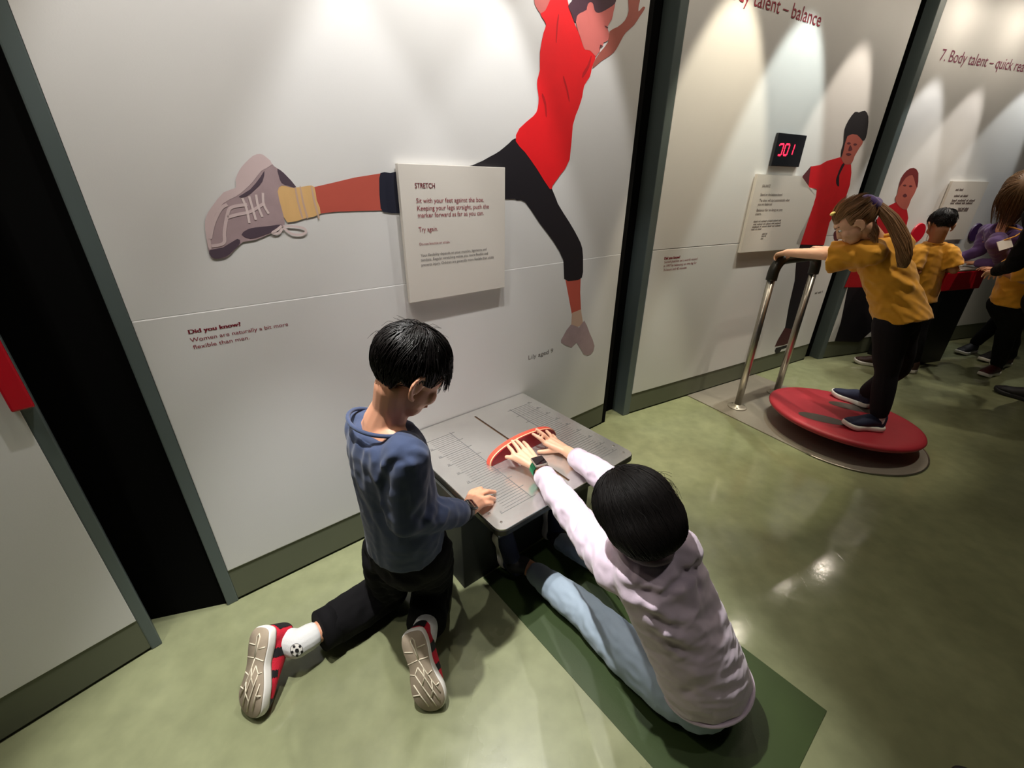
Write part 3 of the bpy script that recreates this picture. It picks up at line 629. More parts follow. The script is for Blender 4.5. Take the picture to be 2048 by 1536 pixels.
def on_board(x, y, up=0.0):                 # point of the board's top face seen at a pixel
    v = ray(x, y); return CAMP + v * (((BC - CAMP) @ nrm) / (v @ nrm)) + nrm * up
def board_dir(): return (on_board(1600, 825) - on_board(1740, 855)).normalized()
BD = board_dir(); BS = nrm.cross(BD).normalized()
for (x, y), ln in (((1648, 838), 0.135), ((1706, 815), 0.135)):
    c = on_board(x, y, 0.0012); bm = NB()
    bm.faces.new([bm.verts.new(c + BD * (ln * math.cos(a)) + BS * (0.056 * math.sin(a) * (1 + 0.12 * math.cos(a)))) for a in (2 * math.pi * k / 40 for k in range(40))])
    bm.normal_update()
    for f in bm.faces:
        if f.normal.z < 0: f.normal_flip()
    link('foot_pad', bm, M_pad, t, 'dark oval foot mark', False)
t = thing('handrail', 'steel U-shaped handrail with black rubber grip beside the balance board', 'handrail', W2.pt(1.018, 0.29, 0))
uL, uR, dd, zt = 0.788, 1.248, 0.290, 1.005
for u in (uL, uR):
    bm = NB(); cyl(bm, W2.pt(u, dd, 0.0085), W2.pt(u, dd, 0.93), 0.022, n=28); link('post', bm, M_chrome, t)
    bm = NB(); lathe(bm, [(0.062, 0.0078), (0.062, 0.012), (0.058, 0.015), (0.03, 0.016), (0.026, 0.03)], Matrix.Translation(W2.pt(u, dd, 0)), 32); fo = link('flange', bm, M_steel_d, t)
    for k in range(3):
        a = 2.1 * k + 0.5; p = W2.pt(u + 0.045 * math.cos(a), dd + 0.045 * math.sin(a), 0); bm = NB(); cyl(bm, p + UZ * 0.014, p + UZ * 0.019, 0.006, n=8); link('bolt', bm, M_chrome, fo)
rb = 0.085; path = [W2.pt(uL, dd, z) for z in (0.885, 0.90)]
path += [W2.pt(uL + rb - rb * math.cos(a), dd, zt - rb + rb * math.sin(a)) for a in (math.pi / 2 * k / 8 for k in range(9))]
path += [W2.pt(uR - rb + rb * math.sin(a), dd, zt - rb + rb * math.cos(a)) for a in (math.pi / 2 * k / 8 for k in range(9))] + [W2.pt(uR, dd, z) for z in (0.90, 0.885)]
bm = NB(); tube(bm, path, 0.031, 20); link('rubber_grip', bm, M_grip, t)

# ================================================================ QUICK REACTION EXHIBIT
t = thing('reaction_box', 'red box with clear top on a black cabinet at the far wall', 'exhibit box', W3.pt(1.3, 0.25, 0))
zt3 = 0.804; bu0, bu1, zb3 = 0.565, 1.060, 0.655
bm = NB(); wbox(bm, W3, bu0, bu1, 0.02, 0.36, zb3, zt3, 0.008); link('red_case', bm, M_red_plastic, t, 'glossy red front', False)
bm = NB(); wbox(bm, W3, bu0 + 0.005, bu1 - 0.005, 0.025, 0.355, zt3, zt3 + 0.012, 0.003); link('top_plate', bm, M_steel_d, t, 'steel top plate', False)
for k, u in enumerate((0.25, 0.5, 0.75)):
    c = W3.pt(bu0 + (bu1 - bu0) * u, 0.22, zt3 + 0.012); bm = NB(); lathe(bm, [(0.030, 0), (0.028, 0.012), (0.012, 0.018), (0.004, 0.019)], Matrix.Translation(c), 20); link('button', bm, mat('clear_button%d' % k, '#d9d6c8', 0.15), t, 'pale clear button')
bm = NB(); wbox(bm, W3, bu0 + 0.02, bu1 - 0.02, 0.02, 0.34, 0, zb3); link('cabinet', bm, M_black_plastic, t, 'black cabinet', False)
for (u, z), m, lb, nm in ((W3.px(1837, 466, 0.01), M_red_plastic, 'round red target on the far wall, left of the cropped dark hair', 'x'), (W3.px(1952, 465, 0.01), M_purple_plastic, 'round dark purple target on the far wall, right of the cropped dark hair', 'y')):
    bm = NB(); cyl(bm, W3.pt(u, 0.001, z), W3.pt(u, 0.012, z), 0.078, 0.074, 40); tag(link('wall_target', bm, m, None, None, False), lb, 'target', 'round wall targets')
# ================================================================ PEOPLE: shared builders
M_skin = mat('warm_skin', '#d59b7c', 0.5, bump=0.03, bscale=220, var=0.05, vscale=14, sss=0.15)
M_skin_f = mat('fair_skin', '#e0ae90', 0.5, var=0.05, vscale=14, sss=0.15)
M_skin_b = mat('brown_skin', '#b07a58', 0.5, var=0.05, vscale=14, sss=0.12)
M_hair_k = mat('black_hair', '#0d0908', 0.42, spec=0.35)
M_hair_g = mat('dark_bob_hair', '#0a0706', 0.55, spec=0.18)
M_hair_b = mat('brown_hair', '#856140', 0.42, spec=0.4, var=0.35, vscale=60, stretch=(1, 1, 0.25))
M_hair_c = mat('chestnut_hair', '#63482c', 0.42, spec=0.4, var=0.35, vscale=50, stretch=(1, 1, 0.25))
M_navy = mat('navy_jersey', '#3a4560', 0.9, bump=0.12, bscale=700, var=0.08, vscale=25, sheen=0.15, spec=0.25)
M_black_cloth = mat('black_cloth', '#0b0a0c', 0.9, bump=0.15, bscale=500, spec=0.2)
M_char_cloth = mat('charcoal_cloth', '#1c181e', 0.9, bump=0.15, bscale=500, spec=0.2)
M_lilac = mat('lilac_jersey', '#cdbccb', 0.85, bump=0.12, bscale=700, var=0.05, vscale=25, sheen=0.3)
M_blue_leg = mat('light_blue_leggings', '#a3b4c4', 0.8, bump=0.1, bscale=800, sheen=0.2)
M_yellow = mat('yellow_jersey', '#d9971c', 0.8, bump=0.12, bscale=600, var=0.08, vscale=20, sheen=0.25)
M_purple = mat('purple_jersey', '#4b2f66', 0.8, bump=0.1, bscale=500, sheen=0.2)
M_shoe_red = mat('red_mesh', '#c8142f', 0.7, bump=0.5, bscale=420)
M_shoe_blk = mat('black_shoe_panel', '#171518', 0.6)
M_shoe_navy = mat('navy_knit', '#1d2440', 0.75, bump=0.4, bscale=420)
M_tread = mat('beige_tread', '#a2937f', 0.75, bump=0.1, bscale=180, var=0.08, vscale=30)
M_cream = mat('cream_rubber', '#ded4bd', 0.65); M_midsole = mat('white_midsole', '#e6e2da', 0.6)
M_sock = mat('pale_grey_sock', '#cfcfcd', 0.9, bump=0.2, bscale=500)
M_watch = mat('black_watch', '#111113', 0.35); M_glass = mat('watch_glass', '#1c0f12', 0.08, coat=0.6)
M_eye = mat('eye_white', '#e9e4df', 0.2); M_iris = mat('dark_iris', '#150c08', 0.15)
M_lip = mat('lip', '#b4685c', 0.5)

def basis(fwd, up=(0, 0, 1)):                 # 3x3: right, forward, up as columns
    f = V(fwd).normalized(); u = V(up); u = (u - f * (u @ f)).normalized(); r = f.cross(u)
    return Matrix((r, f, u)).transposed()
def place(c, fwd, up=(0, 0, 1), k=1.0):
    return Matrix.Translation(V(c)) @ basis(fwd, up).to_4x4() @ Matrix.Scale(k, 4)
def head_blobs(bm, M, ears=True):             # local: x right, y forward, z up; about 0.215 tall
    ell(bm, M, (0, -0.012, 0.030), (0.071, 0.089, 0.080)); ell(bm, M, (0, 0.022, 0.012), (0.064, 0.066, 0.070))
    ell(bm, M, (0, 0.028, -0.035), (0.058, 0.056, 0.058)); ell(bm, M, (0, 0.040, -0.070), (0.042, 0.040, 0.034))
    ell(bm, M, (0, 0.058, -0.088), (0.021, 0.017, 0.015))
    ell(bm, M, (0, 0.078, 0.032), (0.042, 0.012, 0.014))
    for s in (-1, 1):
        ell(bm, M, (0.034 * s, 0.060, -0.030), (0.022, 0.022, 0.024)); ell(bm, M, (0.010 * s, 0.086, -0.030), (0.009, 0.010, 0.008))
        ell(bm, M, (0.011 * s, 0.083, -0.0605), (0.013, 0.006, 0.005))
        if ears:
            e = [(0.066, 0.012, 0.004), (0.075, 0.006, 0.020), (0.081, -0.008, 0.026), (0.085, -0.021, 0.016), (0.084, -0.025, -0.002), (0.079, -0.019, -0.020), (0.073, -0.008, -0.034), (0.069, 0.003, -0.036)]
            chain(bm, [(M @ V((x * s, y, z - 0.012)), (0.0052 if i < 6 else 0.0068) * M.to_scale().x) for i, (x, y, z) in enumerate(e)], n=8)
            ell(bm, M, (0.072 * s, -0.007, -0.012), (0.007, 0.017, 0.026))
    chain(bm, [(M @ V((0, 0.080, 0.012)), 0.007), (M @ V((0, 0.094, -0.022)), 0.0085), (M @ V((0, 0.096, -0.031)), 0.009)], n=10)
    ell(bm, M, (0, 0.082, -0.0535), (0.019, 0.008, 0.006)); ell(bm, M, (0, 0.080, -0.0655), (0.016, 0.008, 0.006))
def face_parts(M, parent, brow=M_hair_k):
    for s in (-1, 1):
        bm = NB(); ell(bm, M, (0.030 * s, 0.0725, 0.004), (0.0125, 0.0105, 0.0085), 14); e = link('eye', bm, M_eye, parent)
        bm = NB(); ell(bm, M, (0.030 * s, 0.0815, 0.003), (0.0055, 0.003, 0.0058), 12); link('iris', bm, M_iris, e)
        bm = NB(); chain(bm, [(M @ V(((0.016 + 0.008 * i) * s, 0.088 - 0.0030 * i * i * 0.7, 0.024 + 0.003 * math.sin(i * 0.9))), 0.0028) for i in range(4)], n=6); link('eyebrow', bm, brow, parent)
    bm = NB(); ell(bm, M, (0, 0.0885, -0.0555), (0.015, 0.0035, 0.0035), 12); ell(bm, M, (0, 0.0868, -0.0625), (0.013, 0.0035, 0.004), 12); link('lips', remesh(bm, 0.002, 3), M_lip, parent)

def strands(M, cen, rad, n, test, crown, length, lift, grav=0.0, gdir=(0, 0, -1), r0=0.0011, steps=6, seed=1, clumps=120, clump=0.55, jit=0.25, flow=None, under=0.0):
    """hair as fine tapered strands growing over an ellipsoid: length(P) and lift in local units"""
    r = np.random.RandomState(seed); cen = np.array(cen); rad = np.array(rad); crown = np.array(crown)
    Mi = np.array(M.to_3x3()); T = np.array(M.translation); g = np.linalg.inv(Mi) @ np.array(gdir, float); g /= np.linalg.norm(g)
    pts = []
    while len(pts) < n:
        q = r.normal(size=(n * 2, 3)); q /= np.linalg.norm(q, axis=1)[:, None]; p = cen + q * rad; pts += [x for x in p if test(x)]
    P = np.array(pts[:n]); L = np.array([length(x) for x in P]) * (0.8 + 0.4 * r.rand(n))
    gid = r.randint(0, clumps, n); guide = np.array(P[r.choice(n, clumps, replace=False)]); gid = np.argmin(((P[:, None, :] - guide[None]) ** 2).sum(2), axis=1)
    cn = r.normal(size=(clumps, 3)) * jit; path = [P.copy()]; p = P.copy()
    lf = lift * (0.5 + 0.8 * r.rand(n))
    for k in range(steps):
        nn = (p - cen) / rad ** 2; nn /= np.linalg.norm(nn, axis=1)[:, None]
        t = (p - crown) if flow is None else flow(p)
        t = t - nn * (t * nn).sum(1)[:, None]; t /= np.linalg.norm(t, axis=1)[:, None] + 1e-6
        t = t + g * grav * (k + 1) / steps * 2 + cn[gid] + r.normal(size=(n, 3)) * jit * 0.35
        t /= np.linalg.norm(t, axis=1)[:, None] + 1e-6
        p = p + t * (L / steps)[:, None]
        q = (p - cen) / rad; rr = np.linalg.norm(q, axis=1); tgt = 1 + lf * math.sin(math.pi * min(1, (k + 1) / steps * 0.8)) / rad.mean()
        f = np.where(rr < tgt, tgt / rr, 1.0); p = cen + q * f[:, None] * rad
        path.append(p.copy())
    path = np.array(path)                              # steps+1, n, 3
    gi = np.array([np.argmin(((P - x) ** 2).sum(1)) for x in guide])
    for k in range(1, steps + 1):
        w = clump * (k / steps) ** 1.5; path[k] = path[k] * (1 - w) + (path[k][gi][gid] + (P - P[gi][gid]) * 0.25) * w
    return path @ Mi.T + T
def strand_mesh(path, r0=0.0011, r1=0.0003):
    K, n = path.shape[:2]; tan = np.gradient(path, axis=0); tan /= np.linalg.norm(tan, axis=2)[..., None] + 1e-9
    ref = np.array((0.3, 0.5, 0.81)); a = np.cross(tan, ref); a /= np.linalg.norm(a, axis=2)[..., None] + 1e-9; b = np.cross(tan, a)
    rad = np.linspace(r0, r1, K)[:, None, None]; vs = []
    for j in range(3):
        an = 2 * math.pi * j / 3; vs.append(path + (a * math.cos(an) + b * math.sin(an)) * rad)
    VV = np.stack(vs, axis=2)                          # K, n, 3, xyz
    idx = np.arange(K * n * 3).reshape(K, n, 3); F = []
    for k in range(K - 1):
        for j in range(3):
            F.append(np.stack([idx[k, :, j], idx[k, :, (j + 1) % 3], idx[k + 1, :, (j + 1) % 3], idx[k + 1, :, j]], axis=1))
    F = np.concatenate(F); me = bpy.data.meshes.new('hair'); me.from_pydata(VV.reshape(-1, 3).tolist(), [], F.tolist()); me.update(); return me
def shell(M, cen, rad, test, seg=64):                  # scalp cap under the strands
    bm = NB(); bmesh.ops.create_uvsphere(bm, u_segments=seg, v_segments=seg // 2, radius=1.0)
    for v in bm.verts: v.co = V((cen[0] + v.co.x * rad[0], cen[1] + v.co.y * rad[1], cen[2] + v.co.z * rad[2]))
    bmesh.ops.delete(bm, geom=[f for f in bm.faces if not test(f.calc_center_median())], context='FACES')
    bmesh.ops.solidify(bm, geom=bm.faces[:], thickness=0.004); bm.transform(M); return bm
def comb(path, base, lo=0.001, hi=0.005, seed=2, first=0):   # lay the strands on a combed volume
    bv = BVHTree.FromPolygons([v.co for v in base.vertices], [q.vertices[:] for q in base.polygons]); r = np.random.RandomState(seed)
    off = lo + (hi - lo) * r.rand(path.shape[1]) ** 2
    for k in range(first, path.shape[0]):
        for i in range(path.shape[1]):
            h, n, _, _ = bv.find_nearest(V(path[k, i])); path[k, i] = h + n * off[i]
    return path
def join_mesh(*items):
    bm = NB()
    for it in items:
        if isinstance(it, bmesh.types.BMesh):
            me = bpy.data.meshes.new('j'); it.to_mesh(me); it.free()
        else: me = it
        bm.from_mesh(me); bpy.data.meshes.remove(me)
    return bm

def finger(bm, pts, r0=0.0082, r1=0.0060):
    n = len(pts); chain(bm, [(V(p), r0 + (r1 - r0) * i / (n - 1)) for i, p in enumerate(pts)], n=10)
def hand(bm, wrist, f, b, right=True, k=1.0, curl=(18, 28, 20), spread=(8, 2, -4, -10), thumb=(40, 10), wr=0.021):
    """palm and five fingers: f along the hand, b out of its back"""
    f = V(f).normalized(); b = V(b); b = (b - f * (b @ f)).normalized(); ts = b.cross(f) if right else f.cross(b); w = V(wrist)
    off = (0.027, 0.009, -0.009, -0.026); pl = (0.070, 0.073, 0.069, 0.062); fl_ = (0.060, 0.067, 0.062, 0.049); tips = []
    for o, p, L, sp in zip(off, pl, fl_, spread):
        kn = w + f * (p * k) + ts * (o * k) + b * 0.002
        cap(bm, w + ts * (o * 0.55 * k), (wr * 0.62, wr * 0.72), kn, (0.0105 * k, 0.0105 * k), ts, 12)
        d = (f * math.cos(math.radians(sp)) + ts * math.sin(math.radians(sp))).normalized(); P = [kn]; a = 0
        for c, q in zip(curl, (0.45, 0.31, 0.24)):
            a += c; dd = d * math.cos(math.radians(a)) - b * math.sin(math.radians(a)); P.append(P[-1] + dd * (L * q * k))
        finger(bm, P, 0.0083 * k, 0.0062 * k); tips.append(P[-1])
    t0 = w + f * (0.016 * k) + ts * (0.022 * k) - b * 0.006; a = math.radians(thumb[0])
    d1 = (f * math.cos(a) + ts * math.sin(a) - b * 0.25).normalized(); d2 = (f * math.cos(math.radians(thumb[1])) + ts * math.sin(math.radians(thumb[1])) - b * 0.2).normalized()
    chain(bm, [(t0, 0.0125 * k), (t0 + d1 * (0.036 * k), 0.0105 * k), (t0 + d1 * (0.036 * k) + d2 * (0.026 * k), 0.0090 * k), (t0 + d1 * (0.036 * k) + d2 * (0.047 * k), 0.0072 * k)], n=10)
    return tips

def shoe_outline(L, W):                                # (x, y) loop, heel at y = 0, toe at y = L, bulging to +x
    pr = [(0.0, 0.0), (0.28, 0.02), (0.38, 0.09), (0.40, 0.20), (0.36, 0.34), (0.35, 0.45), (0.42, 0.60), (0.50, 0.72), (0.47, 0.85), (0.33, 0.95), (0.10, 1.0),
          (-0.16, 0.985), (-0.36, 0.91), (-0.46, 0.78), (-0.47, 0.66), (-0.40, 0.52), (-0.34, 0.42), (-0.36, 0.30), (-0.39, 0.20), (-0.37, 0.09), (-0.27, 0.02)]
    return [(x * W, y * L) for x, y in smooth_line(pr, 3)]
def make_shoe(parent, M, L=0.215, W=0.082, left=False, upper=M_shoe_red, panel=M_shoe_blk, tread=M_tread, mid=M_midsole, name='shoe', detail=True, label=None):
    """local: x right, y to the toe, z up, origin under the heel"""
    sx = 1 if left else -1                             # the outer side bulges away from the other foot
    S = Matrix.Diagonal((-sx, 1, 1, 1)); MM = M @ S
    out = shoe_outline(L, W); spring = lambda y: 0.016 * max(0, (y / L - 0.72) / 0.28) ** 1.6 + 0.004 * max(0, (0.1 - y / L) / 0.1)
    def layer(bm, rings):
        R = []
        for grow, z, zs in rings:
            R.append([bm.verts.new(MM @ V((x * grow, (y - L * 0.48) * (1 - (1 - grow) * 0.55) + L * 0.48, z * zs(y) + spring(y)))) for x, y in out])
        for A_, B_ in zip(R, R[1:]): skin(bm, A_, B_)
        bm.faces.new(list(reversed(R[0]))); bm.faces.new(R[-1]); bmesh.ops.triangulate(bm, faces=bm.faces[:]); bmesh.ops.recalc_face_normals(bm, faces=bm.faces[:])
    one = lambda y: 1.0
    bm = NB()
    top = lambda y: 1.0
    chain(bm, [(MM @ V((0, L * 0.83, 0.034 + 0.008)), (W * 0.40, 0.020)), (MM @ V((0, L * 0.62, 0.044)), (W * 0.43, 0.030)), (MM @ V((0, L * 0.42, 0.055)), (W * 0.38, 0.040)), (MM @ V((0, L * 0.20, 0.060)), (W * 0.36, 0.040))], M.col[0].to_3d(), 18)
    cap(bm, MM @ V((0, L * 0.90, 0.030 + 0.010)), (W * 0.34, 0.016), MM @ V((0, L * 0.83, 0.034)), (W * 0.40, 0.020), M.col[0].to_3d(), 18)
    chain(bm, [(MM @ V((0, L * 0.14, 0.042)), (W * 0.36, 0.030)), (MM @ V((0, L * 0.15, 0.085)), (W * 0.33, 0.030))], M.col[0].to_3d(), 18)
    chain(bm, [(MM @ V((0, L * 0.30, 0.080)), (W * 0.30, 0.020)), (MM @ V((0, L * 0.42, 0.072)), (W * 0.30, 0.016))], M.col[0].to_3d(), 14)
    ume = remesh(bm, 0.004, 5)
    u = link(name, ume, upper, parent, label)
    bm = NB(); layer(bm, [(0.955, 0.004, one), (1.0, 0.010, one), (1.0, 0.024, one), (0.95, 0.031, one)]); so = link('sole', bm, mid, u, 'pale sole')
    if not detail: return u
    bm = NB(); layer(bm, [(0.93, 0.0, one), (0.96, 0.003, one), (0.96, 0.0045, one)]); link('tread', bm, tread, u, 'beige tread')
    bm = NB(); w2 = W
    def ln(pts, r=0.0017):
        P = [(V((x * w2, y * L, -0.0002 + spring(y * L)))) for x, y in pts]; Q = [MM @ p for p in P]; tube(bm, Q, r, 6)
    ln([(-0.33, 0.21), (-0.08, 0.24)]); ln([(0.10, 0.20), (0.34, 0.19)]); ln([(-0.33, 0.36), (0.02, 0.34), (0.33, 0.34)])
    ln([(0.02, 0.34), (-0.02, 0.20), (-0.06, 0.11), (0.0, 0.075), (0.06, 0.11), (0.03, 0.34)], 0.0022)
    ln([(0.02, 0.34), (0.10, 0.45), (0.24, 0.60), (0.40, 0.76)]); ln([(-0.06, 0.42), (0.06, 0.55), (0.20, 0.72), (0.30, 0.86)]); ln([(-0.20, 0.50), (-0.08, 0.64), (0.06, 0.80), (0.14, 0.92)]); ln([(-0.32, 0.60), (-0.20, 0.74), (-0.08, 0.90)])
    ln([(0.10, 0.45), (0.06, 0.55), (-0.08, 0.64)]); ln([(0.24, 0.60), (0.20, 0.72), (0.06, 0.80)]); ln([(-0.34, 0.48), (-0.20, 0.50), (-0.06, 0.42)]); ln([(0.33, 0.50), (0.18, 0.53)]); ln([(0.44, 0.66), (0.30, 0.68)]); ln([(-0.42, 0.72), (-0.22, 0.73)])
    link('tread_line', bm, M_cream, u, 'cream tread lines')
    Mi = MM.inverted()
    def in_panel(c):
        q = Mi @ c; x, y, z = q.x / W, q.y / L, q.z
        return (y > 0.80 and z < 0.050) or (0.26 < y < 0.36 and z < 0.088 and z > 0.030) or (abs(x) < 0.20 and 0.38 < y < 0.78 and z > 0.052) or z > 0.098 or (y < 0.06 and z > 0.045) or (0.50 < y < 0.58 and z < 0.05)
    pb_ = patch(u.data, lambda c: in_panel(c + base_of(parent)), 0.0012); pb_.transform(Matrix.Translation(base_of(parent)))
    link('panel', pb_, panel, u, 'black overlay')
    return u
def ring_part(name, c, side, front, a, b, r, m, parent, wob=0.0, seed=0, label=None):
    s, t = V(side).normalized(), V(front).normalized(); n = s.cross(t); rr = random.Random(seed)
    P = [V(c) + s * (a * math.cos(x)) + t * (b * math.sin(x)) + n * (wob * math.sin(2 * x + seed)) for x in (2 * math.pi * k / 40 for k in range(40))]
    bm = NB(); tube(bm, P, r, 10, True); return link(name, bm, m, parent, label)
def cuff(name, p, d, r, w, m, parent, k=1.06):
    p, d = V(p), V(d).normalized(); bm = NB(); cyl(bm, p - d * w / 2, p + d * w / 2, r * k, r * k, 24)
    bmesh.ops.bevel(bm, geom=[e for e in bm.edges if abs((e.verts[0].co - e.verts[1].co).normalized() @ d) < 0.3], offset=0.0025, segments=2, affect='EDGES'); return link(name, bm, m, parent)
def watch(parent, p, arm, back, r, band=M_watch, size=0.034, band2=None, face=M_glass, case=M_watch):
    arm = V(arm).normalized(); back = V(back); back = (back - arm * (back @ arm)).normalized(); s = arm.cross(back); p = V(p)
    R0 = [p + back * (r * math.cos(x)) + s * (r * math.sin(x)) for x in (2 * math.pi * k / 36 for k in range(36))]
    bm = NB(); A_ = []
    for sgn, rr in ((-1, r), (1, r), (1, r + 0.0028), (-1, r + 0.0028)):
        A_.append([bm.verts.new(p + arm * (sgn * 0.36 * size) + back * (rr * math.cos(x)) + s * (rr * math.sin(x))) for x in (2 * math.pi * k / 36 for k in range(36))])
    for i in range(4): skin(bm, A_[i], A_[(i + 1) % 4])
    bmesh.ops.recalc_face_normals(bm, faces=bm.faces[:]); w = link('watch', bm, band, parent)
    if band2:
        bm = NB(); ks = range(20, 33); A_ = [[bm.verts.new(p + arm * (sg * 0.37 * size) + back * (rr * math.cos(x)) + s * (rr * math.sin(x))) for x in (2 * math.pi * k / 36 for k in ks)] for sg, rr in ((-1, r + 0.0034), (1, r + 0.0034))]
        for i in range(len(A_[0]) - 1): bm.faces.new((A_[0][i], A_[0][i + 1], A_[1][i + 1], A_[1][i]))
        bmesh.ops.solidify(bm, geom=bm.faces[:], thickness=0.003); bmesh.ops.recalc_face_normals(bm, faces=bm.faces[:]); link('watch_strap', bm, band2, w, 'green strap half')
    c = p + back * (r + 0.004); h = size / 2
    bm = NB(); obox(bm, c - arm * h * 1.1 - s * h - back * 0.003, arm * h * 2.2, s * h * 2, back * 0.010, 0.004); link('watch_case', bm, case, w)
    bm = NB(); obox(bm, c - arm * h - s * h * 0.9 + back * 0.0062, arm * h * 2, s * h * 1.8, back * 0.0016, 0.0007); link('watch_face', bm, face, w)
    return w
# ================================================================ PERSON KNEELING, NAVY JERSEY
def mix(a, b, t): return V(a) * (1 - t) + V(b) * t
def kneeling_person():
    t = thing('person', 'person in navy long-sleeved jersey and black trousers kneeling at the steel table', 'person', (-0.36, 1.02, 0))
    F, S = V((0.707, 0.707, 0)), V((0.707, -0.707, 0))
    Mh = place(ats(819, 745, 1.01), (0.635, 0.47, -0.61), k=0.95)
    shL, shR = ats(728, 848, 1.12), ats(812, 905, 0.985)
    elR, wrR = ats(812, 1034, 1.075), fl(932, 1024, 0.474)
    elL, wrL = V((-0.38, 1.05, 0.60)), V((-0.32, 1.12, 0.40))
    hip = ats(812, 1095, 1.30); hipL, hipR = ats(778, 1098, 1.35), ats(850, 1105, 1.28)
    knL, knR = fl(778, 1183, 0.062), fl(868, 1165, 0.062)
    # shoes, standing on their toes with the soles turned to the room
    def foot(toe, heel, phi):
        y = (toe - heel).normalized(); v = (CAMP - mix(toe, heel, 0.5)); v = (v - y * (v @ y)).normalized()
        r = ROT @ V((1, 0, 0)); r = (r - y * (r @ y) - v * (r @ v)).normalized(); a = math.radians(phi); z = -v * math.cos(a) + r * math.sin(a)
        x = y.cross(z); M = Matrix((x, y, z)).transposed().to_4x4(); M.translation = heel; return M
    MA = foot(fl(492, 1448, 0.028), fl(520, 1254, 0.205), 50); MB_ = foot(fl(864, 1424, 0.028), fl(820, 1264, 0.205), 24)
    anA = mix(MA @ V((0, 0.052, 0.080)), fl(610, 1288, 0.098), 0.75); anB = MB_ @ V((0, 0.052, 0.088))
    # body
    bm = NB(); head_blobs(bm, Mh)
    nb = ats(766, 850, 1.06)
    chain(bm, [(nb, (0.060, 0.048)), (ats(783, 812, 1.035), (0.046, 0.046)), (Mh @ V((0, -0.018, -0.045)), 0.047)], S)
    chain(bm, [(mix(shL, nb, 0.30) - V((0, 0, 0.012)), 0.036), (nb - V((0, 0, 0.012)), 0.052), (mix(shR, nb, 0.30) - V((0, 0, 0.012)), 0.036)])
    chain(bm, [(nb - V((0, 0, 0.05)), (0.09, 0.06)), (ats(785, 940, 1.10), (0.10, 0.075)), (hip, (0.10, 0.075))], S)
    for s, e, w in ((shR, elR, wrR), (shL, elL, wrL)): chain(bm, [(mix(s, nb, 0.15) - V((0, 0, 0.02)), 0.034), (e, 0.032), (mix(e, w, 0.5), 0.031), (w, 0.023)])
    # right hand resting on the table edge
    K = [fl(943, 986, 0.476), fl(955, 990, 0.479), fl(961, 999, 0.477), fl(961, 1010, 0.470)]
    Md = [fl(960, 981, 0.478), fl(975, 983, 0.476), fl(977, 995, 0.472), (fl(975, 1007, 0.463))]
    Tp = [fl(975, 982, 0.454), fl(990, 984, 0.449), fl(989, 998, 0.448), fl(984, 1007, 0.448)]
    ax = (fl(961, 1012, 0.47) - fl(943, 986, 0.47)).normalized()
    for i in range(4):
        cap(bm, wrR + ax * ((i - 1.5) * 0.009), (0.013, 0.016), K[i], (0.0118, 0.0118), ax, 12)
        finger(bm, [K[i], Md[i], mix(Md[i], Tp[i], 0.6), Tp[i]], 0.0095, 0.0072)
    chain(bm, [(mix(wrR, K[0], 0.35), 0.014), (fl(945, 984, 0.462), 0.011), (fl(962, 977, 0.452), 0.0085)], n=10)
    hand(bm, wrL, (0.5, 0.8, -0.25), (0, 0, 1), False, 0.85)
    for h, k, a in ((hipL, knL, anA), (hipR, knR, anB)): chain(bm, [(h, 0.06), (k, 0.042), (mix(k, a, 0.35), 0.042), (a, 0.029)])
    link('body', remesh(bm, 0.0038, 4), M_skin, t)
    face_parts(Mh, t)
    # jersey
    bm = NB()
    loft(bm, [(ats(812, 1084, 1.285), S, F, 0.125, 0.108), (ats(808, 1040, 1.225), S, F, 0.128, 0.106), (ats(795, 985, 1.165), S, F, 0.122, 0.100), (ats(782, 930, 1.11), S, F, 0.124, 0.096),
              (ats(774, 888, 1.070), S, F, 0.134, 0.086), (ats(771, 866, 1.055), S, F, 0.128, 0.074), (ats(768, 852, 1.058), S, F, 0.092, 0.064)])
    cap(bm, mix(shL, nb, 0.3) - V((0, 0, 0.02)), 0.05, shL - V((0, 0, 0.012)), 0.052); cap(bm, mix(shR, nb, 0.3) - V((0, 0, 0.02)), 0.05, shR - V((0, 0, 0.012)), 0.056)
    chain(bm, [(shR - V((0, 0, 0.012)), 0.055), (mix(shR, elR, 0.55), 0.054), (elR, 0.050), (mix(elR, wrR, 0.5), 0.048), (mix(elR, wrR, 0.80), 0.042)])
    chain(bm, [(shL - V((0, 0, 0.012)), 0.052), (elL, 0.048), (mix(elL, wrL, 0.8), 0.04)])
    cap(bm, ats(845, 1085, 1.24), (0.05, 0.04), ats(860, 1098, 1.25), (0.03, 0.03))
    me = remesh(bm, 0.005, 8)
    fd = (wrR - elR).normalized()
    Z = lambda *p: [(660 + x / 4.268, 760 + y / 4.268) for x, y in p]
    wrinkle(me, [(Z((335, 560), (330, 700), (345, 850)), 0.006, 0.010), (Z((300, 480), (320, 640)), -0.004, 0.010), (Z((490, 610), (410, 740), (392, 900), (410, 1080), (435, 1200)), 0.008, 0.010), (Z((520, 640), (450, 760), (430, 930)), -0.010, 0.013),
                 (Z((470, 745), (600, 690), (748, 650)), -0.005, 0.006), (Z((690, 680), (730, 780), (860, 1030)), 0.006, 0.010), (Z((860, 1065), (800, 1180), (860, 1260)), -0.007, 0.014), (Z((930, 1070), (900, 1180), (930, 1270)), 0.006, 0.009),
                 (Z((990, 1070), (960, 1200)), -0.006, 0.008), (Z((1050, 1090), (1010, 1240)), 0.006, 0.008), (Z((210, 450), (300, 500), (370, 470)), -0.005, 0.008)],
            [(0.0034, 85, 3, (0.15, 0.1, 1), 0.20), (0.0008, 190, 4, None, 1)])
    sh = link('jersey', me, M_navy, t)
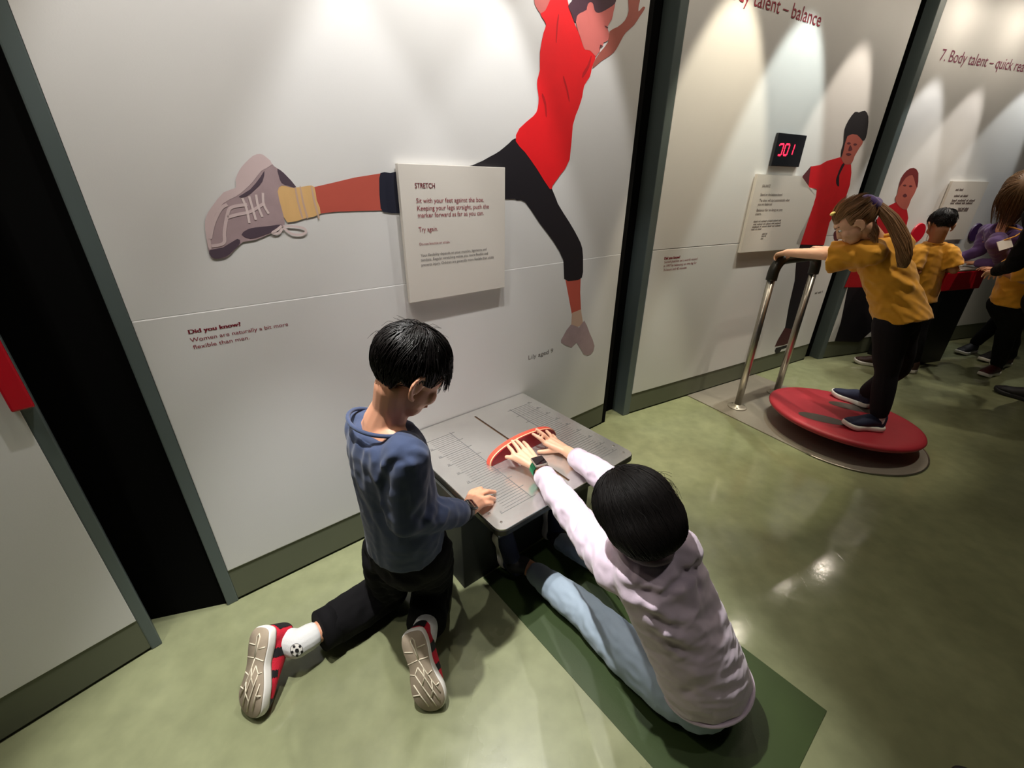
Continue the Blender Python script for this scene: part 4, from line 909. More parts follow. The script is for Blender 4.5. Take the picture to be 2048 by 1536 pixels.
    ring_part('collar', ats(762, 846, 1.062), S, (F * 0.94 + V((0, 0, -0.34))), 0.092, 0.076, 0.0052, M_navy, sh, 0.005, 1)
    cuff('cuff', mix(elR, wrR, 0.84), fd, 0.036, 0.030, M_navy, sh)
    # trousers
    bm = NB()
    chain(bm, [(hip + V((0, 0, 0.04)), (0.118, 0.092)), (hip - V((0, 0, 0.03)), (0.122, 0.096))], S, 24)
    for h, k, a, e in ((hipL, knL, anA, 0.62), (hipR, knR, anB, 0.60)):
        chain(bm, [(h, 0.085), (mix(h, k, 0.5), 0.078), (k + V((0, 0, 0.014)), 0.070), (mix(k, a, 0.3) + V((0, 0, 0.006)), 0.070), (mix(k, a, e) + V((0, 0, -0.002)), 0.066)])
    me = remesh(bm, 0.006, 8); wrinkle(me, [(((745, 1170), (775, 1200), (800, 1215)), -0.010, 0.012), (((735, 1190), (765, 1215)), 0.008, 0.010)], [(0.0050, 70, 8, (0.7, 0.6, 0.2), 0.4), (0.0014, 130, 9, None, 1)])
    P = coords(me); P[:, 2] = np.maximum(P[:, 2], 0.003); set_coords(me, P); tr = link('trousers', me, M_black_cloth, t)
    for k, a, e in ((knL, anA, 0.60), (knR, anB, 0.58)):
        d = (a - k).normalized(); cuff('hem', mix(k, a, e + 0.12) - V((0, 0, 0.002)), d, 0.061, 0.05, M_black_cloth, tr)
    # socks, shoes
    for nm, M, k, a, lf in (('l', MA, knL, anA, True), ('r', MB_, knR, anB, False)):
        d = (k - a).normalized(); bm = NB(); chain(bm, [(M @ V((0, 0.048, 0.072)), 0.034), (a - d * 0.004, 0.041), (a + d * 0.034, 0.040)]); s = link('sock', remesh(bm, 0.003, 3), M_sock, t, 'pale grey ankle sock')
        if lf:
            bv = BVHTree.FromPolygons([v.co + base_of(t) for v in s.data.vertices], [p.vertices[:] for p in s.data.polygons])
            def onsock(x, y, up):
                v = ray(x, y).normalized(); h = bv.ray_cast(CAMP, v); return None if h[0] is None else h[0] - v * up
            def blob(name, cx, cy, r, m, up, n=24, rot=0.0, parent=s):
                pts = [onsock(cx + r * math.cos(2 * math.pi * i / n + rot), cy + r * math.sin(2 * math.pi * i / n + rot), up) for i in range(n)]; c = onsock(cx, cy, up)
                if c is None or any(p is None for p in pts): return None
                bm = NB(); cv = bm.verts.new(c); vs = [bm.verts.new(p) for p in pts]
                for i in range(n): bm.faces.new((cv, vs[(i + 1) % n], vs[i]))
                return link(name, bm, m, parent)
            blob('football_emblem', 593, 1300, 13.0, M_shoe_blk, 0.0010)
            blob('football_white', 593, 1300, 12.0, M_midsole, 0.0016)
            blob('football_patch', 594, 1301, 4.6, M_shoe_blk, 0.0022, 5, 0.3)
            for q in range(5):
                a_ = 2 * math.pi * q / 5 + 0.3; blob('football_patch', 594 + 10.2 * math.cos(a_), 1301 + 10.2 * math.sin(a_), 3.2, M_shoe_blk, 0.0022, 5, 0.3 + math.pi)
        make_shoe(t, M, 0.236, 0.098, lf)
    watch(t, mix(elR, wrR, 0.955) + fd * 0.004, fd, V((0.15, -0.35, 0.9)), 0.0275, size=0.036)
    # hair
    top = lambda p: (p[2] > 0.050 - 0.02 * (p[1] > 0.05)) or (p[1] < 0.015 and p[2] > -0.018 + max(0, p[1] + 0.02) * 0.8) or (p[1] < -0.045 and p[2] > -0.062)
    cen, rad = (0, -0.012, 0.030), (0.0745, 0.0925, 0.0835)
    bm = NB(); bmesh.ops.create_uvsphere(bm, u_segments=64, v_segments=40, radius=1.0)
    for v in bm.verts:
        x, y, z = v.co; f = 1.0 + 0.055 * max(0, y) * max(0, z + 0.1) + 0.03 * max(0, z) ** 2 - 0.035 * max(0, -z) * max(0, -y)
        v.co = V((cen[0] + x * 0.079 * f, cen[1] + y * 0.0975 * f, cen[2] + z * 0.086 * f))
    bang = lambda p: top(p) or (p[1] > 0.030 and p[2] > 0.030 + 0.25 * abs(p[0]) - 0.15 * max(0, p[0])) or (abs(p[0]) > 0.055 and -0.006 < p[1] < 0.030 and p[2] > -0.004)
    bmesh.ops.delete(bm, geom=[f for f in bm.faces if not bang(f.calc_center_median())], context='FACES')
    bmesh.ops.recalc_face_normals(bm, faces=bm.faces[:]); bm.transform(Mh); base = bpy.data.meshes.new('b'); bm.to_mesh(base); bm.free()
    wrinkle(base, (), [(0.0016, 90, 31, None, 1)])
    L1 = lambda p: 0.075 if p[2] > 0.05 else 0.034
    path = comb(strands(Mh, cen, rad, 4200, top, (0.012, -0.050, 0.115), L1, 0.012, 0.35, (0, 0, -1), seed=3, clumps=300, jit=0.20), base, 0.0005, 0.0085, 6)
    path2 = strands(Mh, cen, (0.079, 0.099, 0.088), 520, lambda p: p[1] > 0.030 and p[2] > 0.055, (0.012, -0.06, 0.11), lambda p: 0.070, 0.008, 0.9, (0, 0, -1), seed=4, clumps=60, jit=0.10)
    path3 = strands(Mh, cen, rad, 60, lambda p: p[2] > 0.06 and p[1] < 0.0, (0.01, -0.03, 0.11), lambda p: 0.040, 0.020, 0.1, seed=5, clumps=50, clump=0.2, jit=0.4)
    link('hair', join_mesh(base, strand_mesh(path, 0.0013), strand_mesh(path2, 0.0013), strand_mesh(path3, 0.0006)), M_hair_k, t)
    return t
kneeling_person()

# ================================================================ PERSON SEATED ON THE MAT, LILAC JERSEY
def seated_person():
    t = thing('person', 'person with black bob haircut in lilac jersey and pale blue leggings, seated on the mat', 'person', (0.48, 0.75, 0))
    F, S = V((-0.637, 0.771, 0)), V((0.771, 0.637, 0))
    Mh = place(ats(1264, 1022, 0.965), (-0.56, 0.66, -0.50), k=0.86)
    shL, shR = ats(1232, 1140, 1.03), ats(1358, 1100, 1.01); nb = ats(1298, 1094, 1.0)
    elL, wrL = ats(1158, 1046, 1.258), W1.pt(*(lambda q: (q[0], 0.566, q[1]))(W1.px(1076, 935, 0.566)))
    elR, wrR = ats(1252, 985, 1.31), W1.pt(*(lambda q: (q[0], 0.540, q[1]))(W1.px(1135, 903, 0.540)))
    hip = ats(1400, 1375, 1.22); hipL, hipR = ats(1345, 1385, 1.235), ats(1450, 1335, 1.23)
    knL, anL = fl(1170, 1222, 0.068), fl(1052, 1131, 0.062); knR, anR = fl(1228, 1128, 0.068), W1.pt(1.115, 0.565, 0.062)
    bm = NB(); head_blobs(bm, Mh)
    chain(bm, [(nb, 0.05), (Mh @ V((0, -0.02, -0.05)), 0.047)])
    chain(bm, [(nb - V((0, 0, 0.04)), (0.09, 0.06)), (ats(1350, 1230, 1.075), (0.10, 0.075)), (hip, (0.085, 0.065))], S)
    for s, e, w in ((shL, elL, wrL), (shR, elR, wrR)): chain(bm, [(mix(s, nb, 0.2), 0.036), (e, 0.033), (mix(e, w, 0.5), 0.032), (w, 0.0225)])
    def wp(x, y, d): u, z = W1.px(x, y, d); return W1.pt(u, d, max(z, TZ + 0.0125))
    def press(w, K, Md, Tp, th, ax):
        for i in range(4):
            cap(bm, w + ax * ((i - 1.5) * 0.0085), (0.012, 0.014), K[i], (0.0108, 0.0108), ax, 12); finger(bm, [K[i], Md[i], mix(Md[i], Tp[i], 0.55), Tp[i]], 0.0090, 0.0068)
        chain(bm, [(p, r) for p, r in zip(th, (0.0135, 0.0112, 0.0095, 0.0078))], n=10)
    # left hand: index to little finger on the marker, thumb out to the left
    K = [wp(1030, 911, 0.475), wp(1040, 904, 0.472), wp(1050, 900, 0.472), wp(1060, 900, 0.478)]
    Tp = [wp(1015.5, 891, 0.411), wp(1024, 882, 0.411), wp(1033, 881, 0.411), wp(1047, 884, 0.412)]
    Md = [mix(a, b, 0.42) + V((0, -0.004, 0.006)) for a, b in zip(K, Tp)]
    ax = (K[3] - K[0]).normalized()
    press(wrL, K, Md, Tp, [mix(wrL, K[0], 0.30) - ax * 0.008, wp(1040, 922, 0.50), wp(1026, 916, 0.475), wp(1013, 914, 0.452)], ax)
    # right hand, thumb inwards
    K = [wp(1090, 886, 0.455), wp(1098, 880, 0.450), wp(1106, 879, 0.450), wp(1113, 882, 0.458)]
    Tp = [wp(1066, 868, 0.411), wp(1073, 859, 0.411), wp(1093, 862, 0.411), wp(1105, 870, 0.412)]
    Md = [mix(a, b, 0.42) + V((0, -0.004, 0.006)) for a, b in zip(K, Tp)]
    ax = (K[3] - K[0]).normalized()
    press(wrR, K, Md, Tp, [mix(wrR, K[0], 0.30) - ax * 0.006, wp(1106, 902, 0.485), wp(1090, 903, 0.470), wp(1077, 904, 0.455)], ax)
    for h, k, a in ((hipL, knL, anL), (hipR, knR, anR)): chain(bm, [(V((h.x, h.y, 0.085)) + F * 0.06, 0.045), (k, 0.043), (mix(k, a, 0.35), 0.043), (a, 0.029)])
    link('body', remesh(bm, 0.0038, 4), M_skin_f, t)
    face_parts(Mh, t)
    # jersey
    bm = NB()
    FT = (F * 0.94 - UZ * 0.34).normalized()
    loft(bm, [(ats(1414, 1366, 1.185), S, FT, 0.130, 0.110), (ats(1402, 1335, 1.15), S, FT, 0.132, 0.110), (ats(1384, 1292, 1.115), S, FT, 0.128, 0.104), (ats(1358, 1232, 1.08), S, FT, 0.126, 0.100), (ats(1336, 1180, 1.045), S, F, 0.132, 0.095),
              (ats(1316, 1134, 1.02), S, F, 0.134, 0.086), (ats(1305, 1106, 1.005), S, F, 0.112, 0.07), (ats(1298, 1088, 0.998), S, F, 0.072, 0.06)])
    cap(bm, mix(shL, nb, 0.4), 0.05, shL, 0.056); cap(bm, mix(shR, nb, 0.4), 0.05, shR, 0.052)
    for s, e, w in ((shL, elL, wrL), (shR, elR, wrR)): chain(bm, [(s, 0.053), (mix(s, e, 0.5), 0.054), (e, 0.050), (mix(e, w, 0.45), 0.047), (mix(e, w, 0.76), 0.040)])
    me = remesh(bm, 0.005, 8)
    Z = lambda *p: [(980 + x / 2.5607, 880 + y / 2.5607) for x, y in p]
    da = (wrL - elL).normalized()
    wrinkle(me, [(Z((690, 705), (800, 712), (900, 745), (980, 690)), 0.008, 0.010), (Z((700, 730), (820, 745), (920, 768), (1060, 690)), -0.009, 0.012), (Z((900, 770), (1000, 750), (1090, 690)), 0.009, 0.012), (Z((1090, 650), (1105, 740)), -0.010, 0.010),
                 (Z((740, 830), (830, 890), (960, 930)), 0.008, 0.010), (Z((760, 870), (850, 950), (1000, 980)), -0.007, 0.012), (Z((800, 950), (900, 1020), (1040, 1060)), 0.007, 0.011), (Z((830, 1010), (960, 1090), (1120, 1110)), -0.006, 0.012),
                 (Z((850, 1060), (950, 1130), (1100, 1160)), 0.006, 0.012), (Z((900, 1180), (1050, 1230), (1200, 1230)), 0.005, 0.014), (Z((870, 1300), (1000, 1310), (1150, 1260)), -0.005, 0.016), (Z((575, 500), (580, 560), (660, 650)), -0.010, 0.010),
                 (Z((640, 640), (700, 700)), 0.010, 0.010), (Z((380, 260), (310, 310)), -0.006, 0.007), (Z((420, 290), (340, 350)), 0.006, 0.007), (Z((450, 330), (400, 440)), -0.006, 0.009), (Z((500, 380), (420, 430)), 0.006, 0.008), (Z((530, 460), (440, 540)), -0.006, 0.009),
                 (Z((520, 120), (470, 160)), 0.005, 0.007), (Z((560, 140), (500, 200)), -0.005, 0.007), (Z((720, 620), (700, 690)), -0.006, 0.006), (Z((760, 630), (740, 690)), 0.006, 0.006)],
            [(0.0040, 95, 13, (0.8, 0.5, -0.5), 0.25), (0.0008, 200, 14, None, 1)])
    sh = link('jersey', me, M_lilac, t)
    cuff('cuff', mix(elL, wrL, 0.77), da, 0.036, 0.042, M_lilac, sh, 1.08); cuff('cuff', mix(elR, wrR, 0.77), wrR - elR, 0.036, 0.042, M_lilac, sh, 1.08)
    hc = ats(1428, 1417, 1.170); n_ = (ats(1424, 1408, 1.165) - ats(1408, 1362, 1.135)).normalized()
    ring_part('hem_band', ats(1414, 1367, 1.186), S, FT, 0.1290, 0.1090, 0.0065, M_lilac, sh, 0.004, 2)
    ring_part('collar', ats(1297, 1086, 0.997), S, F, 0.064, 0.056, 0.008, M_lilac, sh, 0.0, 2)
    # leggings
    bm = NB(); chain(bm, [(hip + V((0, 0, 0.02)), (0.110, 0.085)), (V((hip.x, hip.y, 0.092)) - F * 0.010, (0.118, 0.09))], S, 24)
    chain(bm, [(V((hipL.x, hipL.y, 0.082)), 0.080), (mix(hipL, knL, 0.5) + V((0, 0, -0.005)), 0.075), (knL, 0.060), (mix(knL, anL, 0.35), 0.058), (mix(knL, anL, 0.80), 0.042)])
    chain(bm, [(V((hipR.x, hipR.y, 0.082)), 0.080), (mix(hipR, knR, 0.5), 0.075), (knR, 0.060), (mix(knR, anR, 0.35), 0.058), (mix(knR, anR, 0.90), 0.040)])
    me = remesh(bm, 0.0055, 8)
    wrinkle(me, [(((1118, 1222), (1135, 1180)), 0.004, 0.006), (((1135, 1236), (1152, 1188)), -0.005, 0.006), (((1158, 1250), (1172, 1200)), 0.005, 0.006), (((1172, 1260), (1190, 1212)), -0.006, 0.006), (((1185, 1268), (1205, 1220)), 0.006, 0.006), (((1200, 1275), (1222, 1228)), -0.005, 0.007), (((1225, 1290), (1245, 1245)), 0.004, 0.007)], [(0.0022, 110, 21, (0.7, -0.7, 0.1), 0.8)])
    P = coords(me); P[:, 2] = np.maximum(P[:, 2], 0.005); set_coords(me, P); link('leggings', me, M_blue_leg, t)
    for a, lf, u in ((anL, True, 0.90), (anR, False, 1.13)):
        hl = W1.pt(u, 0.585, 0.012); y = (UZ * 0.97 - W1.n * 0.06 + W1.u * (-0.10 if lf else 0.10)).normalized(); z = -W1.n * -1; z = (W1.n - y * (W1.n @ y)).normalized(); x = y.cross(z)
        # toes up, sole flat against the box
        hl = W1.pt(u, 0.484, 0.016); M = Matrix((x, y, z)).transposed().to_4x4(); M.translation = hl
        bm = NB(); chain(bm, [(M @ V((0, 0.05, 0.075)), 0.036), (mix(M @ V((0, 0.05, 0.09)), a, 0.8), 0.034)]); link('sock', remesh(bm, 0.004, 3), M_shoe_blk, t, 'black ankle sock')
        make_shoe(t, M, 0.215, 0.084, lf, M_shoe_navy, M_shoe_blk, M_midsole, M_midsole, detail=False, label='dark navy shoe')
    watch(t, mix(elL, wrL, 0.965), da, V((0.05, -0.25, 0.95)), 0.027, size=0.046, band2=mat('green_strap', '#39c98a', 0.6), case=M_steel_d)
    # bob
    bm = NB(); ell(bm, Mh, (0, -0.012, 0.024), (0.097, 0.110, 0.097), 36); ell(bm, Mh, (0, -0.034, -0.022), (0.107, 0.096, 0.080), 36); ell(bm, Mh, (0, -0.046, -0.052), (0.100, 0.080, 0.054), 36)
    base = remesh(bm, 0.006, 14)
    fwdM = Mh.inverted(); bm = NB(); bm.from_mesh(base)      # open the front for the face
    bmesh.ops.delete(bm, geom=[f for f in bm.faces if (lambda q: q.y > 0.040 and q.z < 0.034 and abs(q.x) < 0.066)(fwdM @ f.calc_center_median())], context='FACES'); bm.to_mesh(base); bm.free()
    cen, rad = (0, -0.020, 0.010), (0.100, 0.108, 0.100)
    tst = lambda p: p[2] > -0.03 or p[1] < 0.0
    dn = tuple(Mh.to_3x3() @ V((0, -0.1, -1)))
    pa = comb(strands(Mh, cen, rad, 7000, tst, (0.0, 0.020, 0.130), lambda p: 0.11, 0.002, 0.5, dn, seed=8, clumps=500, jit=0.035, steps=6, clump=0.25), base, 0.0003, 0.0035, 9)
    pb = strands(Mh, cen, rad, 90, lambda p: p[2] > 0.05, (0.0, 0.0, 0.13), lambda p: 0.06, 0.010, 0.3, seed=9, clumps=80, clump=0.1, jit=0.3)
    link('hair', join_mesh(base, strand_mesh(pa, 0.0012, 0.0006), strand_mesh(pb, 0.0005)), M_hair_g, t)
    return t
seated_person()
# ================================================================ PEOPLE FARTHER OFF
def short_hair(Mh, t, m=M_hair_k, n=1400, seed=11, low=-0.055):
    top = lambda p: (p[2] > 0.052) or (p[1] < 0.012 and p[2] > -0.006) or (p[1] < -0.045 and p[2] > low)
    cen, rad = (0, -0.012, 0.030), (0.0755, 0.0935, 0.0845)
    b = shell(Mh, cen, (0.0775, 0.0955, 0.0870), top, 48)
    pa = strands(Mh, cen, rad, n, top, (0.01, -0.055, 0.115), lambda p: 0.045 if p[2] > 0.05 else 0.016, 0.010, 0.2, seed=seed, clumps=150, jit=0.25)
    link('hair', join_mesh(b, strand_mesh(pa, 0.0015)), m, t)
def bundle(path, rad, n, m_seed, wave=0.006, out=0.0):     # strands that follow one curve
    r = np.random.RandomState(m_seed); C_ = np.array(smooth_line([tuple(p) for p in path], 4, False)); K = len(C_)
    tan = np.gradient(C_, axis=0); tan /= np.linalg.norm(tan, axis=1)[:, None]; a = np.cross(tan, (0.2, 0.3, 0.93)); a /= np.linalg.norm(a, axis=1)[:, None]; b = np.cross(tan, a)
    th = r.rand(n) * 6.28; rr = np.sqrt(r.rand(n)); u = np.linspace(0, 1, K); R_ = np.interp(u, np.linspace(0, 1, len(rad)), rad)
    ph = r.rand(n) * 6.28; w = np.sin(u[:, None] * 9 + ph[None]) * wave * u[:, None]
    return C_[:, None, :] + a[:, None, :] * (R_[:, None] * rr * np.cos(th) + w)[..., None] + b[:, None, :] * (R_[:, None] * rr * np.sin(th) + w * 0.6)[..., None]
def simple_person(label, base, J, F, spec):
    """standing or leaning figure: J holds the joints, spec the clothes"""
    t = thing('person', label, 'person', base); F = V(F).normalized(); S = F.cross(UZ).normalized()
    Mh = place(J['head'], J['hf'], k=spec.get('hk', 0.95)); nb = J['neck']; sk = spec.get('skin', M_skin_f); hip = J['hip']
    spine = (nb - hip).normalized(); FT = (F - spine * (F @ spine)).normalized()
    bm = NB(); head_blobs(bm, Mh); chain(bm, [(nb - spine * 0.03, 0.046), (Mh @ V((0, -0.018, -0.045)), 0.044)])
    chain(bm, [(nb - spine * 0.07, (0.085, 0.055)), (hip + spine * 0.05, (0.085, 0.065))], S)
    for s in 'LR':
        sh, el, wr = J['sh' + s], J['el' + s], J['wr' + s]; chain(bm, [(mix(sh, nb, 0.25), 0.034), (el, 0.030), (mix(el, wr, 0.5), 0.028), (wr, 0.021)])
        hand(bm, wr, J.get('hd' + s, (wr - el)), J.get('hb' + s, UZ), s == 'R', spec.get('hand', 0.9), spec.get('curl', (18, 26, 18)))
        chain(bm, [(J['hip' + s], 0.055), (J['kn' + s], 0.040), (J['an' + s], 0.028)])
    link('body', remesh(bm, 0.005, 4), sk, t); face_parts(Mh, t)
    # top
    bm = NB(); h0 = spec.get('hem', 0.02); a, b = spec.get('ab', (0.128, 0.10)); L = (nb - hip).length
    loft(bm, [(hip - spine * h0, S, FT, a * 1.06, b * 1.12), (mix(hip, nb, 0.30), S, FT, a, b * 1.02), (mix(hip, nb, 0.62), S, FT, a * 1.03, b), (mix(hip, nb, 0.84), S, FT, a * 1.06, b * 0.86), (mix(hip, nb, 0.95), S, FT, a * 0.8, b * 0.7), (nb - spine * 0.005, S, FT, 0.060, 0.054)])
    for s in 'LR':
        sh, el, wr = J['sh' + s], J['el' + s], J['wr' + s]; cap(bm, mix(sh, nb, 0.4), 0.046, sh, 0.055)
        if spec.get('long'): chain(bm, [(sh, 0.055), (el, 0.047), (mix(el, wr, 0.85), 0.037)])
        else:
            d = el - sh; q = spec.get('sleeve', 0.72); rv = spec.get('sr', 0.070); a_, s_, t_ = frame_of(d, UZ); g = -UZ * 0.3
            loft(bm, [(sh - d * 0.15, s_, t_, 0.046, 0.046), (sh, s_, t_, 0.058, 0.056), (sh + d * q * 0.5 + g * 0.02, s_, t_, (rv + 0.058) / 2, 0.058), (sh + d * q + g * 0.05, s_, t_, rv, 0.060)], 22)
    me = remesh(bm, 0.006, 6)
    wrinkle(me, spec.get('folds', ()), [(0.0048, 75, spec.get('seed', 5), tuple(S * 0.8 - UZ * 0.5), 0.25), (0.0010, 150, 6, None, 1)])
    top = link(spec.get('topname', 'shirt'), me, spec['top'], t); ring_part('collar', nb + spine * 0.002, S, FT, 0.060, 0.056, 0.009, spec['top'], top)
    # trousers and shoes
    bm = NB(); chain(bm, [(hip + spine * 0.02, (0.112, 0.088)), (mix(J['hipL'], J['hipR'], 0.5), (0.118, 0.092))], S, 22)
    for s in 'LR':
        h, k, an = J['hip' + s], J['kn' + s], J['an' + s]; q = spec.get('leg', 1.0)
        chain(bm, [(h, 0.080 * q), (mix(h, k, 0.5), 0.072 * q), (k, 0.056 * q), (mix(k, an, 0.4), 0.055 * q), (mix(k, an, 0.90), 0.046 * q)])
    me = remesh(bm, 0.006, 6); wrinkle(me, (), [(0.0025, 30, 17, None, 1)]); link('trousers', me, spec.get('legs', M_black_cloth), t)
    for s in 'LR':
        M = J['ft' + s]; d = (J['kn' + s] - J['an' + s]).normalized()
        bm = NB(); chain(bm, [(J['an' + s] - d * 0.03, 0.034), (J['an' + s] + d * 0.03, 0.033)]); link('sock', remesh(bm, 0.005, 2), spec.get('sock', M_black_cloth), t)
        make_shoe(t, M, spec.get('sl', 0.215), spec.get('sl', 0.215) * 0.40, s == 'L', spec.get('shoe', M_shoe_blk), M_shoe_blk, M_midsole, spec.get('mid', M_midsole), detail=False)
    return t, Mh
def footM(heel, d, z=UZ):
    z = V(z).normalized(); y = V(d); y = (y - z * (y @ z)).normalized(); M = Matrix((y.cross(z), y, z)).transposed().to_4x4(); M.translation = V(heel); return M
def ankle(M): return M @ V((0, 0.05, 0.085))

# ---- on the balance board
F, S = -W2.n, W2.u
hip = ats(1800, 625, 2.17); nb = ats(1752, 478, 2.10)
def rail(x): u, z = W2.px(x, 505, 0.29); return W2.pt(u, 0.29, 1.005 + 0.028)
hL = on_board(1762, 861, 0.001); tL = on_board(1672, 853, 0.001); hR = on_board(1738, 818, 0.001); tR = on_board(1690, 800, 0.001)
fL, fR = footM(hL, tL - hL, nrm), footM(hR, tR - hR, nrm)
gl = rail(1560); gr = W2.pt(1.17, 0.29, 1.035)
shL, shR = ats(1748, 506, 2.03), ats(1800, 488, 2.20); elL = ats(1658, 509, 2.17)
wL = gl + (elL - gl).normalized() * 0.062 + UZ * 0.012; wR = gr - F * 0.06 + UZ * 0.015
J = dict(head=ats(1710, 444, 2.03), hf=F * 0.62 - UZ * 0.66 - S * 0.38, neck=nb, shL=shL, shR=shR, elL=elL, elR=mix(shR, wR, 0.55) - UZ * 0.05, wrL=wL, wrR=wR, hdL=gl - wL, hip=hip,
         hipL=hip - S * 0.060 - UZ * 0.05, hipR=hip + S * 0.065 - UZ * 0.05, knL=ats(1773, 745, 2.30), knR=ats(1797, 735, 2.42), anL=ankle(fL), anR=ankle(fR), ftL=fL, ftR=fR)
Z = lambda *p: [(1640 + x / 2.954, 380 + y / 2.954) for x, y in p]
t, Mh = simple_person('person with long brown ponytail in yellow T-shirt standing on the red balance board', (2.0, 2.1, 0.13), J, F,
    dict(skin=M_skin_f, top=M_yellow, legs=M_char_cloth, shoe=M_shoe_navy, hk=0.86, sleeve=0.95, sr=0.080, ab=(0.135, 0.105), hem=0.055, curl=(38, 55, 40), sl=0.232, sock=M_sock, topname='t_shirt',
         folds=[(Z((180, 330), (280, 375), (380, 385)), 0.006, 0.012), (Z((270, 470), (400, 540), (560, 580), (640, 590)), 0.009, 0.016), (Z((300, 450), (430, 510), (600, 540)), -0.008, 0.016), (Z((420, 560), (560, 620), (650, 640)), 0.008, 0.014), (Z((60, 350), (150, 390)), 0.005, 0.012), (Z((200, 450), (230, 560), (260, 740)), 0.005, 0.016)]))
ring_part('scrunchie', Mh @ V((0, -0.100, 0.050)), Mh.to_3x3() @ V((1, 0, 0)), Mh.to_3x3() @ V((0, 0.5, 0.85)), 0.028, 0.028, 0.021, mat('purple_scrunchie', '#4a2a78', 0.7, sheen=0.5), t, 0.006, 3)
tie = (0, -0.100, 0.050); cen, rad = (0, -0.012, 0.030), (0.0755, 0.0935, 0.0845)
tst = lambda p: (p[2] > 0.060 - 0.2 * max(0, p[1] - 0.03)) or (p[1] < 0.030 and p[2] > 0.002) or (p[1] < -0.03 and p[2] > -0.050)
b = shell(Mh, cen, (0.0775, 0.0955, 0.0870), tst, 56)
pa = strands(Mh, cen, rad, 2600, tst, (0, 0, 0), lambda p: 0.02 + 0.75 * np.linalg.norm(np.array(p) - np.array(tie)), 0.008, 0.0, seed=21, clumps=160, jit=0.10, flow=lambda p: np.array(tie) - p, clump=0.35)
tp = [Mh @ V((0, -0.108, 0.052)), ats(1782, 438, 1.95), ats(1803, 478, 1.94), ats(1808, 512, 1.95), ats(1804, 535, 1.97)]
pb = bundle(tp, (0.014, 0.028, 0.032, 0.026, 0.008), 800, 22, 0.010)
pc = bundle([Mh @ V((0.02, -0.06, -0.04)), ats(1745, 468, 2.0), ats(1752, 490, 2.0)], (0.02, 0.02, 0.01), 60, 23, 0.004)
link('hair', join_mesh(b, strand_mesh(pa, 0.0015, 0.0006), strand_mesh(pb, 0.0019, 0.0008), strand_mesh(pc, 0.0012)), M_hair_b, t)
bm = NB(); ell(bm, Mh, (-0.030, 0.060, 0.108), (0.020, 0.014, 0.010), 16); link('hair_bow', bm, mat('yellow_bow', '#e6d27a', 0.6), t, 'pale yellow hair bow')

# ---- at the quick reaction box
F3, S3_ = -W3.n, W3.u
M1, M2 = footM(fl(1768, 736), F3 * 0.8 - S3_ * 0.6), footM(fl(1832, 748), F3 * 0.95 - S3_ * 0.2)
hip = ats(1838, 590, 3.39); nb = ats(1868, 487, 3.21)
J = dict(head=ats(1881, 449, 3.13), hf=F3 * 0.72 + S3_ * 0.55 - UZ * 0.5, neck=nb, shL=ats(1838, 503, 3.21), shR=ats(1898, 503, 3.17), elL=ats(1822, 545, 3.24), elR=ats(1908, 540, 3.18), wrL=W3.pt(0.60, 0.32, 0.845), wrR=W3.pt(0.66, 0.26, 0.845), hip=hip,
         hipL=hip - S3_ * 0.06 - UZ * 0.04, hipR=hip + S3_ * 0.06 - UZ * 0.04, knL=mix(hip - S3_ * 0.07, ankle(M1), 0.52), knR=mix(hip + S3_ * 0.06, ankle(M2), 0.52), anL=ankle(M1), anR=ankle(M2), ftL=M1, ftR=M2)
t, Mh = simple_person('person with cropped dark hair in yellow polo shirt, back turned, at the red box', (3.3, 3.4, 0), J, F3, dict(skin=M_skin_b, top=M_yellow, ab=(0.128, 0.10), hem=0.04, seed=31, topname='polo_shirt', hk=0.93, sl=0.22, shoe=mat('dark_orange_shoe', '#3a2018', 0.6)))
short_hair(Mh, t, M_hair_k, 1200, 33)

FL_ = -W3.u; SL_ = FL_.cross(UZ)
M1, M2 = footM(W3.pt(1.60, 0.46, 0), FL_), footM(W3.pt(1.62, 0.28, 0), FL_)
hip = ats(2080, 560, 3.50); nb = ats(2003, 458, 3.24)
J = dict(head=ats(2040, 385, 3.10), hf=FL_ * 0.55 - UZ * 0.80 + W3.n * 0.25, neck=nb, shL=ats(1992, 487, 3.14), shR=ats(1975, 462, 3.42), elL=ats(2010, 530, 3.30), elR=ats(1960, 500, 3.45), wrL=W3.pt(0.99, 0.30, 0.855), wrR=W3.pt(0.94, 0.18, 0.855), hip=hip,
         hipL=hip - SL_ * 0.07 - UZ * 0.05, hipR=hip + SL_ * 0.07 - UZ * 0.05, knL=mix(hip, ankle(M1), 0.5), knR=mix(hip, ankle(M2), 0.5), anL=ankle(M1), anR=ankle(M2), ftL=M1, ftR=M2)
t, Mh = simple_person('person with long chestnut hair and purple top with white badge, leaning over the red box', (4.0, 3.4, 0), J, FL_, dict(skin=M_skin_f, top=M_purple, long=True, ab=(0.145, 0.11), seed=41, topname='top', hk=1.18, hand=1.0, sl=0.24))
cen, rad = (0, -0.012, 0.030), (0.079, 0.097, 0.088)
tst = lambda p: p[2] > 0.05 or (p[1] < 0.02 and p[2] > -0.05)
b = shell(Mh, cen, (0.081, 0.099, 0.090), tst, 48)
pa = strands(Mh, cen, rad, 2600, tst, (0, 0.02, 0.12), lambda p: 0.25, 0.012, 0.8, seed=43, clumps=160, jit=0.10, steps=8)
link('hair', join_mesh(b, strand_mesh(pa, 0.0018, 0.0008)), M_hair_c, t)
bm = NB(); c = ats(2009, 489, 3.07); r_ = ROT @ V((1, 0.3, 0)); u_ = ROT @ V((-0.3, 1, 0)); obox(bm, c - r_ * 0.05 - u_ * 0.032, r_ * 0.10, u_ * 0.064, ROT @ V((0, 0, 0.004))); link('name_badge', bm, mat('white_badge', '#eeeae2', 0.4), t, 'white name badge', False)
